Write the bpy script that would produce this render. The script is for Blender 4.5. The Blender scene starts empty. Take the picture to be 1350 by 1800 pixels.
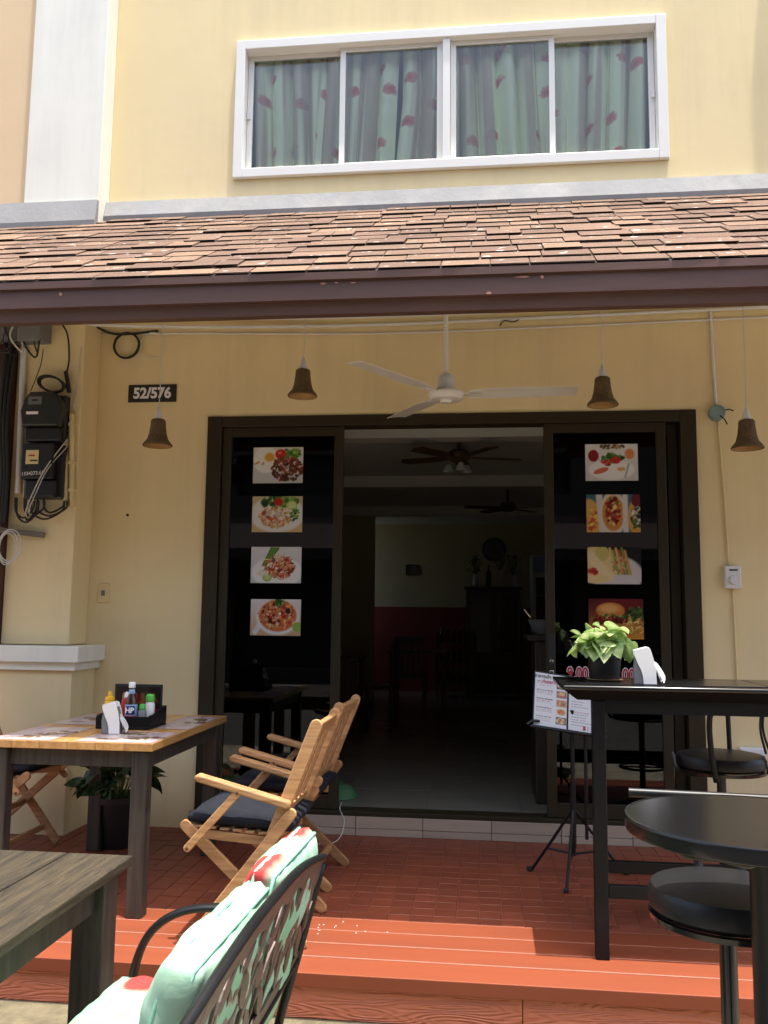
import bpy, bmesh, math, random
import numpy as np
from mathutils import Vector, Matrix, Euler
R = math.radians
random.seed(7)
rng = np.random.default_rng(7)
sc = bpy.context.scene
COL = sc.collection

# ------------------------------------------------------------------ camera
cam = bpy.data.cameras.new('camera')
cam_o = bpy.data.objects.new('camera', cam)
COL.objects.link(cam_o)
pitch, yaw, roll = R(6.75), R(6.55), R(0.64)
fw = Vector((-math.sin(yaw) * math.cos(pitch), math.cos(yaw) * math.cos(pitch), math.sin(pitch)))
rt = fw.cross(Vector((0, 0, 1))).normalized()
up = rt.cross(fw)
r2 = rt * math.cos(roll) + up * math.sin(roll)
u2 = -rt * math.sin(roll) + up * math.cos(roll)
mw = Matrix((r2, u2, -fw)).transposed().to_4x4()
mw.translation = Vector((0, -5.604, 1.34))
cam_o.matrix_world = mw
cam.sensor_fit = 'VERTICAL'
cam.sensor_height = 36
cam.lens = 1550 / 1800 * 36
cam.clip_start = 0.05
cam.clip_end = 2000
sc.camera = cam_o

# ------------------------------------------------------------------ sky, sun, exposure
SUN = Vector((0.105, -0.075, 1)).normalized()
world = bpy.data.worlds.new('World')
sc.world = world
world.use_nodes = True
wn = world.node_tree
sky = wn.nodes.new('ShaderNodeTexSky')
sky.sky_type = 'NISHITA'
sky.sun_disc = False
sky.sun_elevation = math.asin(SUN.z)
sky.sun_rotation = math.atan2(SUN.x, SUN.y)
sky.air_density = 1.0
sky.dust_density = 5.0
sky.ozone_density = 1.0
bgn = wn.nodes['Background']
bgn.inputs[1].default_value = 0.15
wn.links.new(sky.outputs[0], bgn.inputs[0])
sun = bpy.data.lights.new('sun', 'SUN')
sun.energy = 2.6
sun.angle = R(0.5)
sun.color = (1, 0.96, 0.9)
sun_o = bpy.data.objects.new('sun', sun)
COL.objects.link(sun_o)
sun_o.rotation_euler = SUN.to_track_quat('Z', 'Y').to_euler()
sun_o.location = SUN * 30
sc.view_settings.view_transform = 'Standard'
sc.view_settings.look = 'None'
sc.view_settings.gamma = 1
sc.view_settings.use_curve_mapping = False
sc.view_settings.exposure = 1.66
sc.render.engine = 'CYCLES'
sc.cycles.use_denoising = True
sc.cycles.max_bounces = 10
sc.cycles.diffuse_bounces = 5
sc.cycles.transparent_max_bounces = 12
sc.cycles.sample_clamp_indirect = 8

# ------------------------------------------------------------------ materials
MATS = {}


def srgb(*c):
    return tuple(((x / 255) / 12.92 if x / 255 <= 0.04045 else ((x / 255 + 0.055) / 1.055) ** 2.4) for x in c)


def mat(name, col, rough=0.6, var=0.12, scale=6.0, bump=0.0, bscale=60.0, metal=0.0, spec=0.5, rnd=0.0,
        stretch=None, streak=0.0, stain=None, stain_scale=2.0, stain_amt=0.0, coat=0.0, detail=6):
    """plain procedural paint / wood / metal: noise-varied colour, optional stain colour, per-object variation and bump"""
    m = bpy.data.materials.new(name)
    m.use_nodes = True
    nt = m.node_tree
    N, L = nt.nodes, nt.links
    b = N['Principled BSDF']
    tc = N.new('ShaderNodeTexCoord')
    mp = N.new('ShaderNodeMapping')
    L.new(tc.outputs['Object'], mp.inputs[0])
    if stretch:
        mp.inputs['Scale'].default_value = stretch
    oi = N.new('ShaderNodeObjectInfo')
    off = N.new('ShaderNodeVectorMath')
    off.operation = 'SCALE'
    cmb = N.new('ShaderNodeCombineXYZ')
    for i in range(3):
        L.new(oi.outputs['Random'], cmb.inputs[i])
    L.new(cmb.outputs[0], off.inputs[0])
    off.inputs['Scale'].default_value = 37.0 if rnd else 0.0
    L.new(off.outputs[0], mp.inputs['Location'])
    nz = N.new('ShaderNodeTexNoise')
    nz.inputs['Scale'].default_value = scale
    nz.inputs['Detail'].default_value = detail
    nz.inputs['Roughness'].default_value = 0.6
    L.new(mp.outputs[0], nz.inputs['Vector'])
    mr = N.new('ShaderNodeMapRange')
    mr.inputs[1].default_value = 0.25
    mr.inputs[2].default_value = 0.75
    mr.inputs[3].default_value = 1 - var
    mr.inputs[4].default_value = 1 + var
    L.new(nz.outputs[0], mr.inputs[0])
    mul = N.new('ShaderNodeVectorMath')
    mul.operation = 'SCALE'
    mul.inputs[0].default_value = col
    L.new(mr.outputs[0], mul.inputs['Scale'])
    out = mul.outputs[0]
    if rnd:
        mr2 = N.new('ShaderNodeMapRange')
        mr2.inputs[3].default_value = 1 - rnd
        mr2.inputs[4].default_value = 1 + rnd
        L.new(oi.outputs['Random'], mr2.inputs[0])
        m2 = N.new('ShaderNodeVectorMath')
        m2.operation = 'SCALE'
        L.new(out, m2.inputs[0])
        L.new(mr2.outputs[0], m2.inputs['Scale'])
        out = m2.outputs[0]
    if stain:
        n2 = N.new('ShaderNodeTexNoise')
        n2.inputs['Scale'].default_value = stain_scale
        n2.inputs['Detail'].default_value = 8
        n2.inputs['Roughness'].default_value = 0.65
        L.new(mp.outputs[0], n2.inputs['Vector'])
        r3 = N.new('ShaderNodeMapRange')
        r3.inputs[1].default_value = 0.5
        r3.inputs[2].default_value = 0.75
        r3.inputs[4].default_value = stain_amt
        L.new(n2.outputs[0], r3.inputs[0])
        mx = N.new('ShaderNodeMix')
        mx.data_type = 'RGBA'
        L.new(r3.outputs[0], mx.inputs[0])
        L.new(out, mx.inputs[6])
        mx.inputs[7].default_value = (*stain, 1)
        out = mx.outputs[2]
    if streak:
        ms_ = N.new('ShaderNodeMapping')
        ms_.inputs['Scale'].default_value = (5, 5, 0.35)
        L.new(tc.outputs['Object'], ms_.inputs[0])
        n3 = N.new('ShaderNodeTexNoise')
        n3.inputs['Scale'].default_value = 1.6
        n3.inputs['Detail'].default_value = 9
        n3.inputs['Roughness'].default_value = 0.7
        L.new(ms_.outputs[0], n3.inputs['Vector'])
        n4 = N.new('ShaderNodeTexNoise')
        n4.inputs['Scale'].default_value = 1.1
        n4.inputs['Detail'].default_value = 5
        L.new(tc.outputs['Object'], n4.inputs['Vector'])
        ml_ = N.new('ShaderNodeMath')
        ml_.operation = 'MULTIPLY'
        L.new(n3.outputs[0], ml_.inputs[0])
        L.new(n4.outputs[0], ml_.inputs[1])
        r5 = N.new('ShaderNodeMapRange')
        r5.inputs[1].default_value = 0.22
        r5.inputs[2].default_value = 0.42
        r5.inputs[3].default_value = 1.0
        r5.inputs[4].default_value = 1.0 - streak
        L.new(ml_.outputs[0], r5.inputs[0])
        m5 = N.new('ShaderNodeVectorMath')
        m5.operation = 'SCALE'
        L.new(out, m5.inputs[0])
        L.new(r5.outputs[0], m5.inputs['Scale'])
        out = m5.outputs[0]
    L.new(out, b.inputs['Base Color'])
    b.inputs['Roughness'].default_value = rough
    b.inputs['Metallic'].default_value = metal
    b.inputs['Specular IOR Level'].default_value = spec
    b.inputs['Coat Weight'].default_value = coat
    b.inputs['Coat Roughness'].default_value = 0.15
    if bump:
        nb = N.new('ShaderNodeTexNoise')
        nb.inputs['Scale'].default_value = bscale
        nb.inputs['Detail'].default_value = 4
        L.new(mp.outputs[0], nb.inputs['Vector'])
        bp = N.new('ShaderNodeBump')
        bp.inputs['Strength'].default_value = bump
        bp.inputs['Distance'].default_value = 0.01
        L.new(nb.outputs[0], bp.inputs['Height'])
        L.new(bp.outputs[0], b.inputs['Normal'])
    MATS[name] = m
    return m


def wood(name, c1, c2, rough=0.5, scale=1.0, axis=0, bump=0.15, coat=0.0, rings=True):
    """wood grain running along the given object axis"""
    m = bpy.data.materials.new(name)
    m.use_nodes = True
    nt = m.node_tree
    N, L = nt.nodes, nt.links
    b = N['Principled BSDF']
    tc = N.new('ShaderNodeTexCoord')
    oi = N.new('ShaderNodeObjectInfo')
    mp = N.new('ShaderNodeMapping')
    s = [14 * scale] * 3
    s[axis] = 1.0 * scale
    mp.inputs['Scale'].default_value = s
    cmb = N.new('ShaderNodeCombineXYZ')
    ml = N.new('ShaderNodeMath')
    ml.operation = 'MULTIPLY'
    ml.inputs[1].default_value = 53
    L.new(oi.outputs['Random'], ml.inputs[0])
    for i in range(3):
        L.new(ml.outputs[0], cmb.inputs[i])
    L.new(tc.outputs['Object'], mp.inputs[0])
    L.new(cmb.outputs[0], mp.inputs['Location'])
    nz = N.new('ShaderNodeTexNoise')
    nz.inputs['Scale'].default_value = 2.2
    nz.inputs['Detail'].default_value = 9
    nz.inputs['Roughness'].default_value = 0.62
    nz.inputs['Distortion'].default_value = 0.6
    L.new(mp.outputs[0], nz.inputs['Vector'])
    rp = N.new('ShaderNodeValToRGB')
    e = rp.color_ramp.elements
    e[0].position = 0.33
    e[0].color = (*c1, 1)
    e[1].position = 0.66
    e[1].color = (*c2, 1)
    L.new(nz.outputs[0], rp.inputs[0])
    mr2 = N.new('ShaderNodeMapRange')
    mr2.inputs[3].default_value = 0.85
    mr2.inputs[4].default_value = 1.15
    L.new(oi.outputs['Random'], mr2.inputs[0])
    m2 = N.new('ShaderNodeVectorMath')
    m2.operation = 'SCALE'
    L.new(rp.outputs[0], m2.inputs[0])
    L.new(mr2.outputs[0], m2.inputs['Scale'])
    L.new(m2.outputs[0], b.inputs['Base Color'])
    b.inputs['Roughness'].default_value = rough
    b.inputs['Coat Weight'].default_value = coat
    b.inputs['Coat Roughness'].default_value = 0.12
    bp = N.new('ShaderNodeBump')
    bp.inputs['Strength'].default_value = bump
    bp.inputs['Distance'].default_value = 0.004
    L.new(nz.outputs[0], bp.inputs['Height'])
    L.new(bp.outputs[0], b.inputs['Normal'])
    MATS[name] = m
    return m


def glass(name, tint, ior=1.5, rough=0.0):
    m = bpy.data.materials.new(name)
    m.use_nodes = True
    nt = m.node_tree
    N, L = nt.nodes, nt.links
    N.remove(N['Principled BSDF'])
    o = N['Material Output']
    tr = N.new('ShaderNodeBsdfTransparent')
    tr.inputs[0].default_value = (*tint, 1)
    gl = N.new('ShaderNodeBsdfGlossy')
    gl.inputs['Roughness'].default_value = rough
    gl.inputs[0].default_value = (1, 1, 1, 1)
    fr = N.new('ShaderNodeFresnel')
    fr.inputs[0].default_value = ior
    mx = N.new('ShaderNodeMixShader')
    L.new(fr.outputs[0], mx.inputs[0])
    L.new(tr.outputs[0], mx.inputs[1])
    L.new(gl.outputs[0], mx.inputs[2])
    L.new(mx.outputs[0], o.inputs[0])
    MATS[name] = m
    return m


def printed(name, rough=0.35, spec=0.4):
    m = bpy.data.materials.new(name)
    m.use_nodes = True
    nt = m.node_tree
    b = nt.nodes['Principled BSDF']
    a = nt.nodes.new('ShaderNodeAttribute')
    a.attribute_name = 'ink'
    nt.links.new(a.outputs['Color'], b.inputs['Base Color'])
    b.inputs['Roughness'].default_value = rough
    b.inputs['Specular IOR Level'].default_value = spec
    MATS[name] = m
    return m


mat('yellow_paint', (0.79, 0.65, 0.365), 0.85, 0.035, streak=0.09, scale=1.3, bump=0.08, bscale=14, stain=(0.74, 0.58, 0.37), stain_scale=0.9, stain_amt=0.55, spec=0.2)
mat('orange_paint', (0.74, 0.55, 0.33), 0.85, 0.03, 1.3, 0.06, 14, spec=0.2)
mat('white_paint', (0.83, 0.81, 0.7), 0.8, 0.03, 1.5, 0.04, 14, spec=0.2, streak=0.12, stain=(0.62, 0.6, 0.55), stain_scale=1.5, stain_amt=0.3)
mat('grey_cement', (0.28, 0.28, 0.27), 0.9, 0.12, 4, 0.15, 40, stain=(0.42, 0.41, 0.38), stain_scale=3, stain_amt=0.7)
mat('maroon_paint', (0.1, 0.05, 0.036), 0.5, 0.12, 3, 0.05, 30, stain=(0.2, 0.1, 0.09), stain_scale=2.2, stain_amt=0.55, stretch=(0.25, 1, 1.6))
mat('dark_gap', (0.03, 0.025, 0.022), 0.9)
mat('soffit_paint', (0.82, 0.78, 0.66), 0.8, 0.05, 2)
mat('red_tile', (0.22, 0.058, 0.029), 0.48, 0.16, 5, 0.15, 50, rnd=0.08, spec=0.4, stain=(0.13, 0.04, 0.025), stain_scale=3, stain_amt=0.7)
mat('red_plank', (0.195, 0.047, 0.019), 0.5, 0.1, 3, 0.05, 30, rnd=0.05, spec=0.35, stretch=(0.3, 3, 1), stain=(0.15, 0.042, 0.022), stain_scale=3.5, stain_amt=0.55)
mat('red_grout', (0.25, 0.085, 0.048), 0.8, 0.2, 20)
mat('pale_edge', (0.5, 0.24, 0.17), 0.7, 0.25, 9)
mat('step_tile', (0.42, 0.33, 0.25), 0.5, 0.12, 4, 0.03, 30, rnd=0.08, stretch=(1, 8, 14), stain=(0.3, 0.2, 0.15), stain_scale=2, stain_amt=0.4)
mat('kerb_cement', (0.125, 0.105, 0.06), 0.95, 0.35, 14, 0.9, 40, stain=(0.06, 0.045, 0.026), stain_scale=9, stain_amt=0.8)
mat('concrete', (0.34, 0.3, 0.215), 0.95, 0.3, 9, 0.8, 30, stain=(0.1, 0.08, 0.05), stain_scale=6, stain_amt=0.9)
mat('asphalt', (0.06, 0.058, 0.055), 0.9, 0.2, 3, 0.6, 60, stain=(0.1, 0.095, 0.085), stain_scale=1.5, stain_amt=0.5)
mat('shingle_edge', (0.022, 0.016, 0.012), 0.95, 0.3, 30, spec=0.1)  # dark felt edges, which also paint in the shadow line below each row
mat('bronze_frame', (0.032, 0.024, 0.012), 0.45, 0.12, 4, metal=0.0, spec=0.25)
mat('white_alu', (0.77, 0.76, 0.69), 0.35, 0.03, 3, spec=0.4)
mat('white_plastic', (0.72, 0.72, 0.7), 0.35, 0.05, 4)
mat('cream_plastic', (0.72, 0.58, 0.3), 0.45, 0.08, 6)
mat('ivory_enamel', (0.78, 0.76, 0.68), 0.3, 0.06, 5, stain=(0.5, 0.42, 0.3), stain_scale=6, stain_amt=0.4)
mat('black_paint', (0.006, 0.006, 0.0065), 0.42, 0.2, 8, 0.02, 40, spec=0.22)
mat('black_matt', (0.006, 0.006, 0.0065), 0.6, 0.2, 8, 0.02, 40, spec=0.06)
mat('black_gloss', (0.008, 0.008, 0.0085), 0.2, 0.2, 3, 0.0, 25, spec=0.4)
mat('black_iron', (0.007, 0.0075, 0.008), 0.4, 0.3, 14, 0.03, 60, spec=0.3)
mat('bronze_iron', (0.12, 0.092, 0.08), 0.5, 0.25, 9, 0.03, 60, metal=0.6)
mat('black_vinyl', (0.011, 0.011, 0.012), 0.38, 0.15, 8, 0.06, 90, spec=0.35)
mat('black_fabric', (0.018, 0.02, 0.026), 0.95, 0.25, 30, 0.3, 200, spec=0.1)
mat('black_plastic', (0.009, 0.0095, 0.0095), 0.5, 0.15, 8)
mat('grey_plastic', (0.16, 0.165, 0.17), 0.45, 0.08, 6)
mat('meter_grey', (0.02, 0.023, 0.021), 0.4, 0.2, 6, spec=0.5)
mat('black_rubber', (0.014, 0.013, 0.013), 0.6, 0.2, 10)
mat('white_rubber', (0.6, 0.58, 0.52), 0.6, 0.1, 10)
mat('chrome', (0.55, 0.55, 0.55), 0.22, 0.1, 10, metal=1.0)
mat('lamp_shade', (0.12, 0.072, 0.026), 0.75, 0.35, 20, 0.9, 90, stain=(0.2, 0.1, 0.03), stain_scale=9, stain_amt=0.5)
mat('lamp_inside', (0.35, 0.2, 0.07), 0.8, 0.2, 20)
mat('teal_plastic', (0.2, 0.3, 0.3), 0.5, 0.15, 12)
mat('paper', (0.82, 0.82, 0.82), 0.8, 0.03, 8, 0.2, 40)
mat('doily', (0.55, 0.36, 0.16), 0.7, 0.15, 30, 0.4, 120)
mat('interior_wall', (0.6, 0.54, 0.34), 0.8, 0.06, 2)
mat('interior_red', (0.28, 0.05, 0.035), 0.75, 0.08, 2)
mat('interior_ceiling', (0.75, 0.74, 0.68), 0.8, 0.04, 2)
mat('interior_tile', (0.22, 0.205, 0.165), 0.25, 0.1, 3, rnd=0.05)
mat('tile_joint', (0.12, 0.1, 0.08), 0.9)
mat('brown_wood_dark', (0.1, 0.05, 0.024), 0.4, 0.3, 3, stretch=(1, 1, 0.15))
mat('counter_dark', (0.022, 0.015, 0.009), 0.5, 0.25, 3)
mat('fridge_white', (0.7, 0.72, 0.73), 0.3, 0.03, 3)
mat('mint_cloth', (0.24, 0.5, 0.355), 0.8, 0.06, 5, 0.5, 14, spec=0.2)
mat('red_cloth', (0.4, 0.05, 0.04), 0.85, 0.08, 5, 0.2, 60, spec=0.15)
mat('mustard', (0.75, 0.42, 0.02), 0.4, 0.05)
mat('green_plastic', (0.1, 0.5, 0.08), 0.4, 0.05)
mat('red_plastic', (0.5, 0.04, 0.03), 0.4, 0.05)
mat('sauce_brown', (0.045, 0.018, 0.008), 0.12, 0.1, spec=0.6)
mat('label_blue', (0.25, 0.4, 0.62), 0.5, 0.05)
mat('label_navy', (0.01, 0.02, 0.1), 0.5, 0.05)
mat('ink_white', (0.8, 0.8, 0.8), 0.6, 0.02)
mat('ink_red', (0.42, 0.02, 0.04), 0.5, 0.05)
mat('ink_dark', (0.02, 0.02, 0.025), 0.6, 0.05)
mat('sign_black', (0.022, 0.018, 0.016), 0.5, 0.2, 5)
mat('soil', (0.03, 0.02, 0.013), 0.95, 0.3, 30, 0.8, 60)
mat('stem_green', (0.12, 0.2, 0.05), 0.6, 0.2)
mat('bottle_green', (0.01, 0.03, 0.012), 0.1, 0.1)
mat('mat_green', (0.07, 0.19, 0.07), 0.6, 0.15)
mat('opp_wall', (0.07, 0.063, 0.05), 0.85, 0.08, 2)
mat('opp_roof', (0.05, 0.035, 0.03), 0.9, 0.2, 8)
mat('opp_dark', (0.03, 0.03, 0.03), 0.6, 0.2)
wood('pine', (0.42, 0.2, 0.06), (0.6, 0.34, 0.12), 0.3, 1.0, 1, 0.05, 0.3)
wood('teak_x', (0.3, 0.145, 0.055), (0.54, 0.31, 0.135), 0.5, 1.5, 0, 0.08)
wood('weathered', (0.011, 0.008, 0.004), (0.058, 0.042, 0.02), 0.62, 2.2, 1, 0.9)
wood('dark_leg', (0.022, 0.018, 0.013), (0.06, 0.048, 0.035), 0.6, 1.2, 2, 0.3)
wood('post_red', (0.05, 0.014, 0.01), (0.09, 0.028, 0.02), 0.5, 0.6, 2, 0.3)
wood('grey_batten', (0.1, 0.08, 0.06), (0.2, 0.17, 0.13), 0.8, 1.0, 0, 0.3)
glass('window_glass', (0.97, 0.98, 0.97), 1.42)
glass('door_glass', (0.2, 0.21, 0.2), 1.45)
printed('print_matt')
pc_ = printed('print_cloth', 0.75, 0.25)
_n = pc_.node_tree
_t = _n.nodes.new('ShaderNodeTexCoord')
_a = _n.nodes.new('ShaderNodeTexNoise')
_a.inputs['Scale'].default_value = 16
_a.inputs['Detail'].default_value = 5
_a.inputs['Distortion'].default_value = 0.8
_n.links.new(_t.outputs['Object'], _a.inputs['Vector'])
_b = _n.nodes.new('ShaderNodeBump')
_b.inputs['Strength'].default_value = 0.22
_b.inputs['Distance'].default_value = 0.012
_n.links.new(_a.outputs[0], _b.inputs['Height'])
_n.links.new(_b.outputs[0], _n.nodes['Principled BSDF'].inputs['Normal'])
printed('print_glossy', 0.25, 0.5)


def special_materials():
    # roof shingles: per-piece brown / tan / pink, granules, pale droppings
    m = bpy.data.materials.new('shingle')
    m.use_nodes = True
    nt = m.node_tree
    N, L = nt.nodes, nt.links
    b = N['Principled BSDF']
    oi = N.new('ShaderNodeObjectInfo')
    at = N.new('ShaderNodeAttribute')
    at.attribute_name = 'tone'
    ad = N.new('ShaderNodeMath')
    ad.operation = 'ADD'
    L.new(oi.outputs['Random'], ad.inputs[0])
    L.new(at.outputs['Fac'], ad.inputs[1])
    fr = N.new('ShaderNodeMath')
    fr.operation = 'FRACT'
    L.new(ad.outputs[0], fr.inputs[0])
    rp = N.new('ShaderNodeValToRGB')
    e = rp.color_ramp.elements
    e[0].position = 0.0
    e[0].color = (0.132, 0.086, 0.064, 1)
    e[1].position = 1.0
    e[1].color = (0.215, 0.143, 0.096, 1)
    for p, c in ((0.3, (0.15, 0.098, 0.072, 1)), (0.55, (0.166, 0.11, 0.08, 1)), (0.8, (0.185, 0.122, 0.086, 1))):
        k = e.new(p)
        k.color = c
    L.new(fr.outputs[0], rp.inputs[0])
    ge = N.new('ShaderNodeNewGeometry')
    nz = N.new('ShaderNodeTexNoise')
    nz.inputs['Scale'].default_value = 170
    nz.inputs['Detail'].default_value = 3
    L.new(ge.outputs['Position'], nz.inputs['Vector'])
    mr = N.new('ShaderNodeMapRange')
    mr.inputs[1].default_value = 0.3
    mr.inputs[2].default_value = 0.7
    mr.inputs[3].default_value = 0.72
    mr.inputs[4].default_value = 1.28
    L.new(nz.outputs[0], mr.inputs[0])
    ml = N.new('ShaderNodeVectorMath')
    ml.operation = 'SCALE'
    L.new(rp.outputs[0], ml.inputs[0])
    L.new(mr.outputs[0], ml.inputs['Scale'])
    vo = N.new('ShaderNodeTexNoise')
    vo.inputs['Scale'].default_value = 16
    vo.inputs['Detail'].default_value = 3
    vo.inputs['Roughness'].default_value = 0.65
    mp = N.new('ShaderNodeMapping')
    mp.inputs['Scale'].default_value = (0.6, 1.2, 1.2)
    L.new(ge.outputs['Position'], mp.inputs[0])
    L.new(mp.outputs[0], vo.inputs['Vector'])
    r3 = N.new('ShaderNodeMapRange')
    r3.inputs[1].default_value = 0.655
    r3.inputs[2].default_value = 0.69
    r3.inputs[4].default_value = 0.85
    L.new(vo.outputs[0], r3.inputs[0])
    mx = N.new('ShaderNodeMix')
    mx.data_type = 'RGBA'
    L.new(r3.outputs[0], mx.inputs[0])
    L.new(ml.outputs[0], mx.inputs[6])
    mx.inputs[7].default_value = (0.6, 0.58, 0.53, 1)
    nd_ = N.new('ShaderNodeTexNoise')
    nd_.inputs['Scale'].default_value = 2.4
    nd_.inputs['Detail'].default_value = 7
    nd_.inputs['Roughness'].default_value = 0.7
    L.new(ge.outputs['Position'], nd_.inputs['Vector'])
    rd = N.new('ShaderNodeMapRange')
    rd.inputs[1].default_value = 0.3
    rd.inputs[2].default_value = 0.7
    rd.inputs[3].default_value = 0.78
    rd.inputs[4].default_value = 1.16
    L.new(nd_.outputs[0], rd.inputs[0])
    md = N.new('ShaderNodeVectorMath')
    md.operation = 'SCALE'
    L.new(mx.outputs[2], md.inputs[0])
    L.new(rd.outputs[0], md.inputs['Scale'])
    L.new(md.outputs[0], b.inputs['Base Color'])
    b.inputs['Roughness'].default_value = 0.95
    b.inputs['Specular IOR Level'].default_value = 0.1
    bp = N.new('ShaderNodeBump')
    bp.inputs['Strength'].default_value = 0.4
    bp.inputs['Distance'].default_value = 0.003
    L.new(nz.outputs[0], bp.inputs['Height'])
    L.new(bp.outputs[0], b.inputs['Normal'])
    MATS['shingle'] = m

    # embossed fibre-cement board: carved flowing grain
    m = bpy.data.materials.new('riser_board')
    m.use_nodes = True
    nt = m.node_tree
    N, L = nt.nodes, nt.links
    b = N['Principled BSDF']
    tc = N.new('ShaderNodeTexCoord')
    oi = N.new('ShaderNodeObjectInfo')
    mp = N.new('ShaderNodeMapping')
    mp.inputs['Scale'].default_value = (0.8, 1, 6.5)
    cm = N.new('ShaderNodeCombineXYZ')
    L.new(oi.outputs['Random'], cm.inputs[0])
    L.new(oi.outputs['Random'], cm.inputs[2])
    L.new(cm.outputs[0], mp.inputs['Location'])
    L.new(tc.outputs['Object'], mp.inputs[0])
    nz = N.new('ShaderNodeTexNoise')
    nz.inputs['Scale'].default_value = 2.3
    nz.inputs['Detail'].default_value = 1.5
    L.new(mp.outputs[0], nz.inputs['Vector'])
    mt = N.new('ShaderNodeMath')
    mt.operation = 'MULTIPLY'
    mt.inputs[1].default_value = 105
    L.new(nz.outputs[0], mt.inputs[0])
    sn = N.new('ShaderNodeMath')
    sn.operation = 'SINE'
    L.new(mt.outputs[0], sn.inputs[0])
    bp = N.new('ShaderNodeBump')
    bp.inputs['Strength'].default_value = 0.55
    bp.inputs['Distance'].default_value = 0.003
    L.new(sn.outputs[0], bp.inputs['Height'])
    L.new(bp.outputs[0], b.inputs['Normal'])
    b.inputs['Base Color'].default_value = (0.52, 0.16, 0.085, 1)
    b.inputs['Roughness'].default_value = 0.55
    MATS['riser_board'] = m

    # mint curtain with printed roses; taupe stripes paint fold shade into the cloth
    m = bpy.data.materials.new('curtain_cloth')
    m.use_nodes = True
    nt = m.node_tree
    N, L = nt.nodes, nt.links
    b = N['Principled BSDF']
    uv = N.new('ShaderNodeUVMap')
    vo = N.new('ShaderNodeTexVoronoi')
    vo.voronoi_dimensions = '2D'
    vo.inputs['Scale'].default_value = 3.4
    vo.inputs['Randomness'].default_value = 0.8
    L.new(uv.outputs[0], vo.inputs['Vector'])
    nz = N.new('ShaderNodeTexNoise')
    nz.inputs['Scale'].default_value = 30
    L.new(uv.outputs[0], nz.inputs['Vector'])
    ad = N.new('ShaderNodeMath')
    ad.operation = 'MULTIPLY_ADD'
    ad.inputs[1].default_value = 0.16
    L.new(nz.outputs[0], ad.inputs[0])
    L.new(vo.outputs['Distance'], ad.inputs[2])
    rp = N.new('ShaderNodeValToRGB')
    e = rp.color_ramp.elements
    e[0].position = 0.1
    e[0].color = (0.6, 0.1, 0.07, 1)
    e[1].position = 0.24
    e[1].color = (0.88, 0.95, 0.64, 1)
    k = e.new(0.19)
    k.color = (0.68, 0.26, 0.18, 1)
    L.new(ad.outputs[0], rp.inputs[0])
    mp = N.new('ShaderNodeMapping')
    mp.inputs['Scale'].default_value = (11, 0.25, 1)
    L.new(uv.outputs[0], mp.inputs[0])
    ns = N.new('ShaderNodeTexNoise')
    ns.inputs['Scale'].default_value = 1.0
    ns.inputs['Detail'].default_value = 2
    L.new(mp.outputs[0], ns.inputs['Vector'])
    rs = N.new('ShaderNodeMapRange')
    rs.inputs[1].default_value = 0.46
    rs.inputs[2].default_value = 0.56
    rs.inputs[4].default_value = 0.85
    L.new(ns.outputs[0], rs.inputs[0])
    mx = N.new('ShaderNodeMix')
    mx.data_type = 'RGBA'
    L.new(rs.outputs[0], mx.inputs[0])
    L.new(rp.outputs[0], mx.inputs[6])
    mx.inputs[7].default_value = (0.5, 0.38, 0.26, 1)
    L.new(mx.outputs[2], b.inputs['Base Color'])
    b.inputs['Roughness'].default_value = 0.9
    b.inputs['Specular IOR Level'].default_value = 0.1
    MATS['curtain_cloth'] = m

    # variegated leaves
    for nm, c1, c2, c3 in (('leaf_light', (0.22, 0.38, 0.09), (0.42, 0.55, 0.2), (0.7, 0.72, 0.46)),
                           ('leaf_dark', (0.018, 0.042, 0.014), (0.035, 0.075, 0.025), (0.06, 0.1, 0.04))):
        m = bpy.data.materials.new(nm)
        m.use_nodes = True
        nt = m.node_tree
        N, L = nt.nodes, nt.links
        b = N['Principled BSDF']
        tc = N.new('ShaderNodeTexCoord')
        oi = N.new('ShaderNodeObjectInfo')
        nz = N.new('ShaderNodeTexNoise')
        nz.noise_dimensions = '4D'
        nz.inputs['Scale'].default_value = 26
        nz.inputs['Detail'].default_value = 4
        mm = N.new('ShaderNodeMath')
        mm.operation = 'MULTIPLY'
        mm.inputs[1].default_value = 40
        L.new(oi.outputs['Random'], mm.inputs[0])
        L.new(mm.outputs[0], nz.inputs['W'])
        L.new(tc.outputs['Object'], nz.inputs['Vector'])
        rp = N.new('ShaderNodeValToRGB')
        e = rp.color_ramp.elements
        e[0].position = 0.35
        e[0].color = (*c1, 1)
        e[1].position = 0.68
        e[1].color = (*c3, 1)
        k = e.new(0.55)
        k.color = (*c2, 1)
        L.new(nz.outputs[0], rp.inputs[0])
        L.new(rp.outputs[0], b.inputs['Base Color'])
        b.inputs['Roughness'].default_value = 0.4
        tl = N.new('ShaderNodeBsdfTranslucent')
        L.new(rp.outputs[0], tl.inputs[0])
        mx = N.new('ShaderNodeMixShader')
        mx.inputs[0].default_value = 0.3
        L.new(b.outputs[0], mx.inputs[1])
        L.new(tl.outputs[0], mx.inputs[2])
        L.new(mx.outputs[0], N['Material Output'].inputs[0])
        MATS[nm] = m


special_materials()


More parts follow.
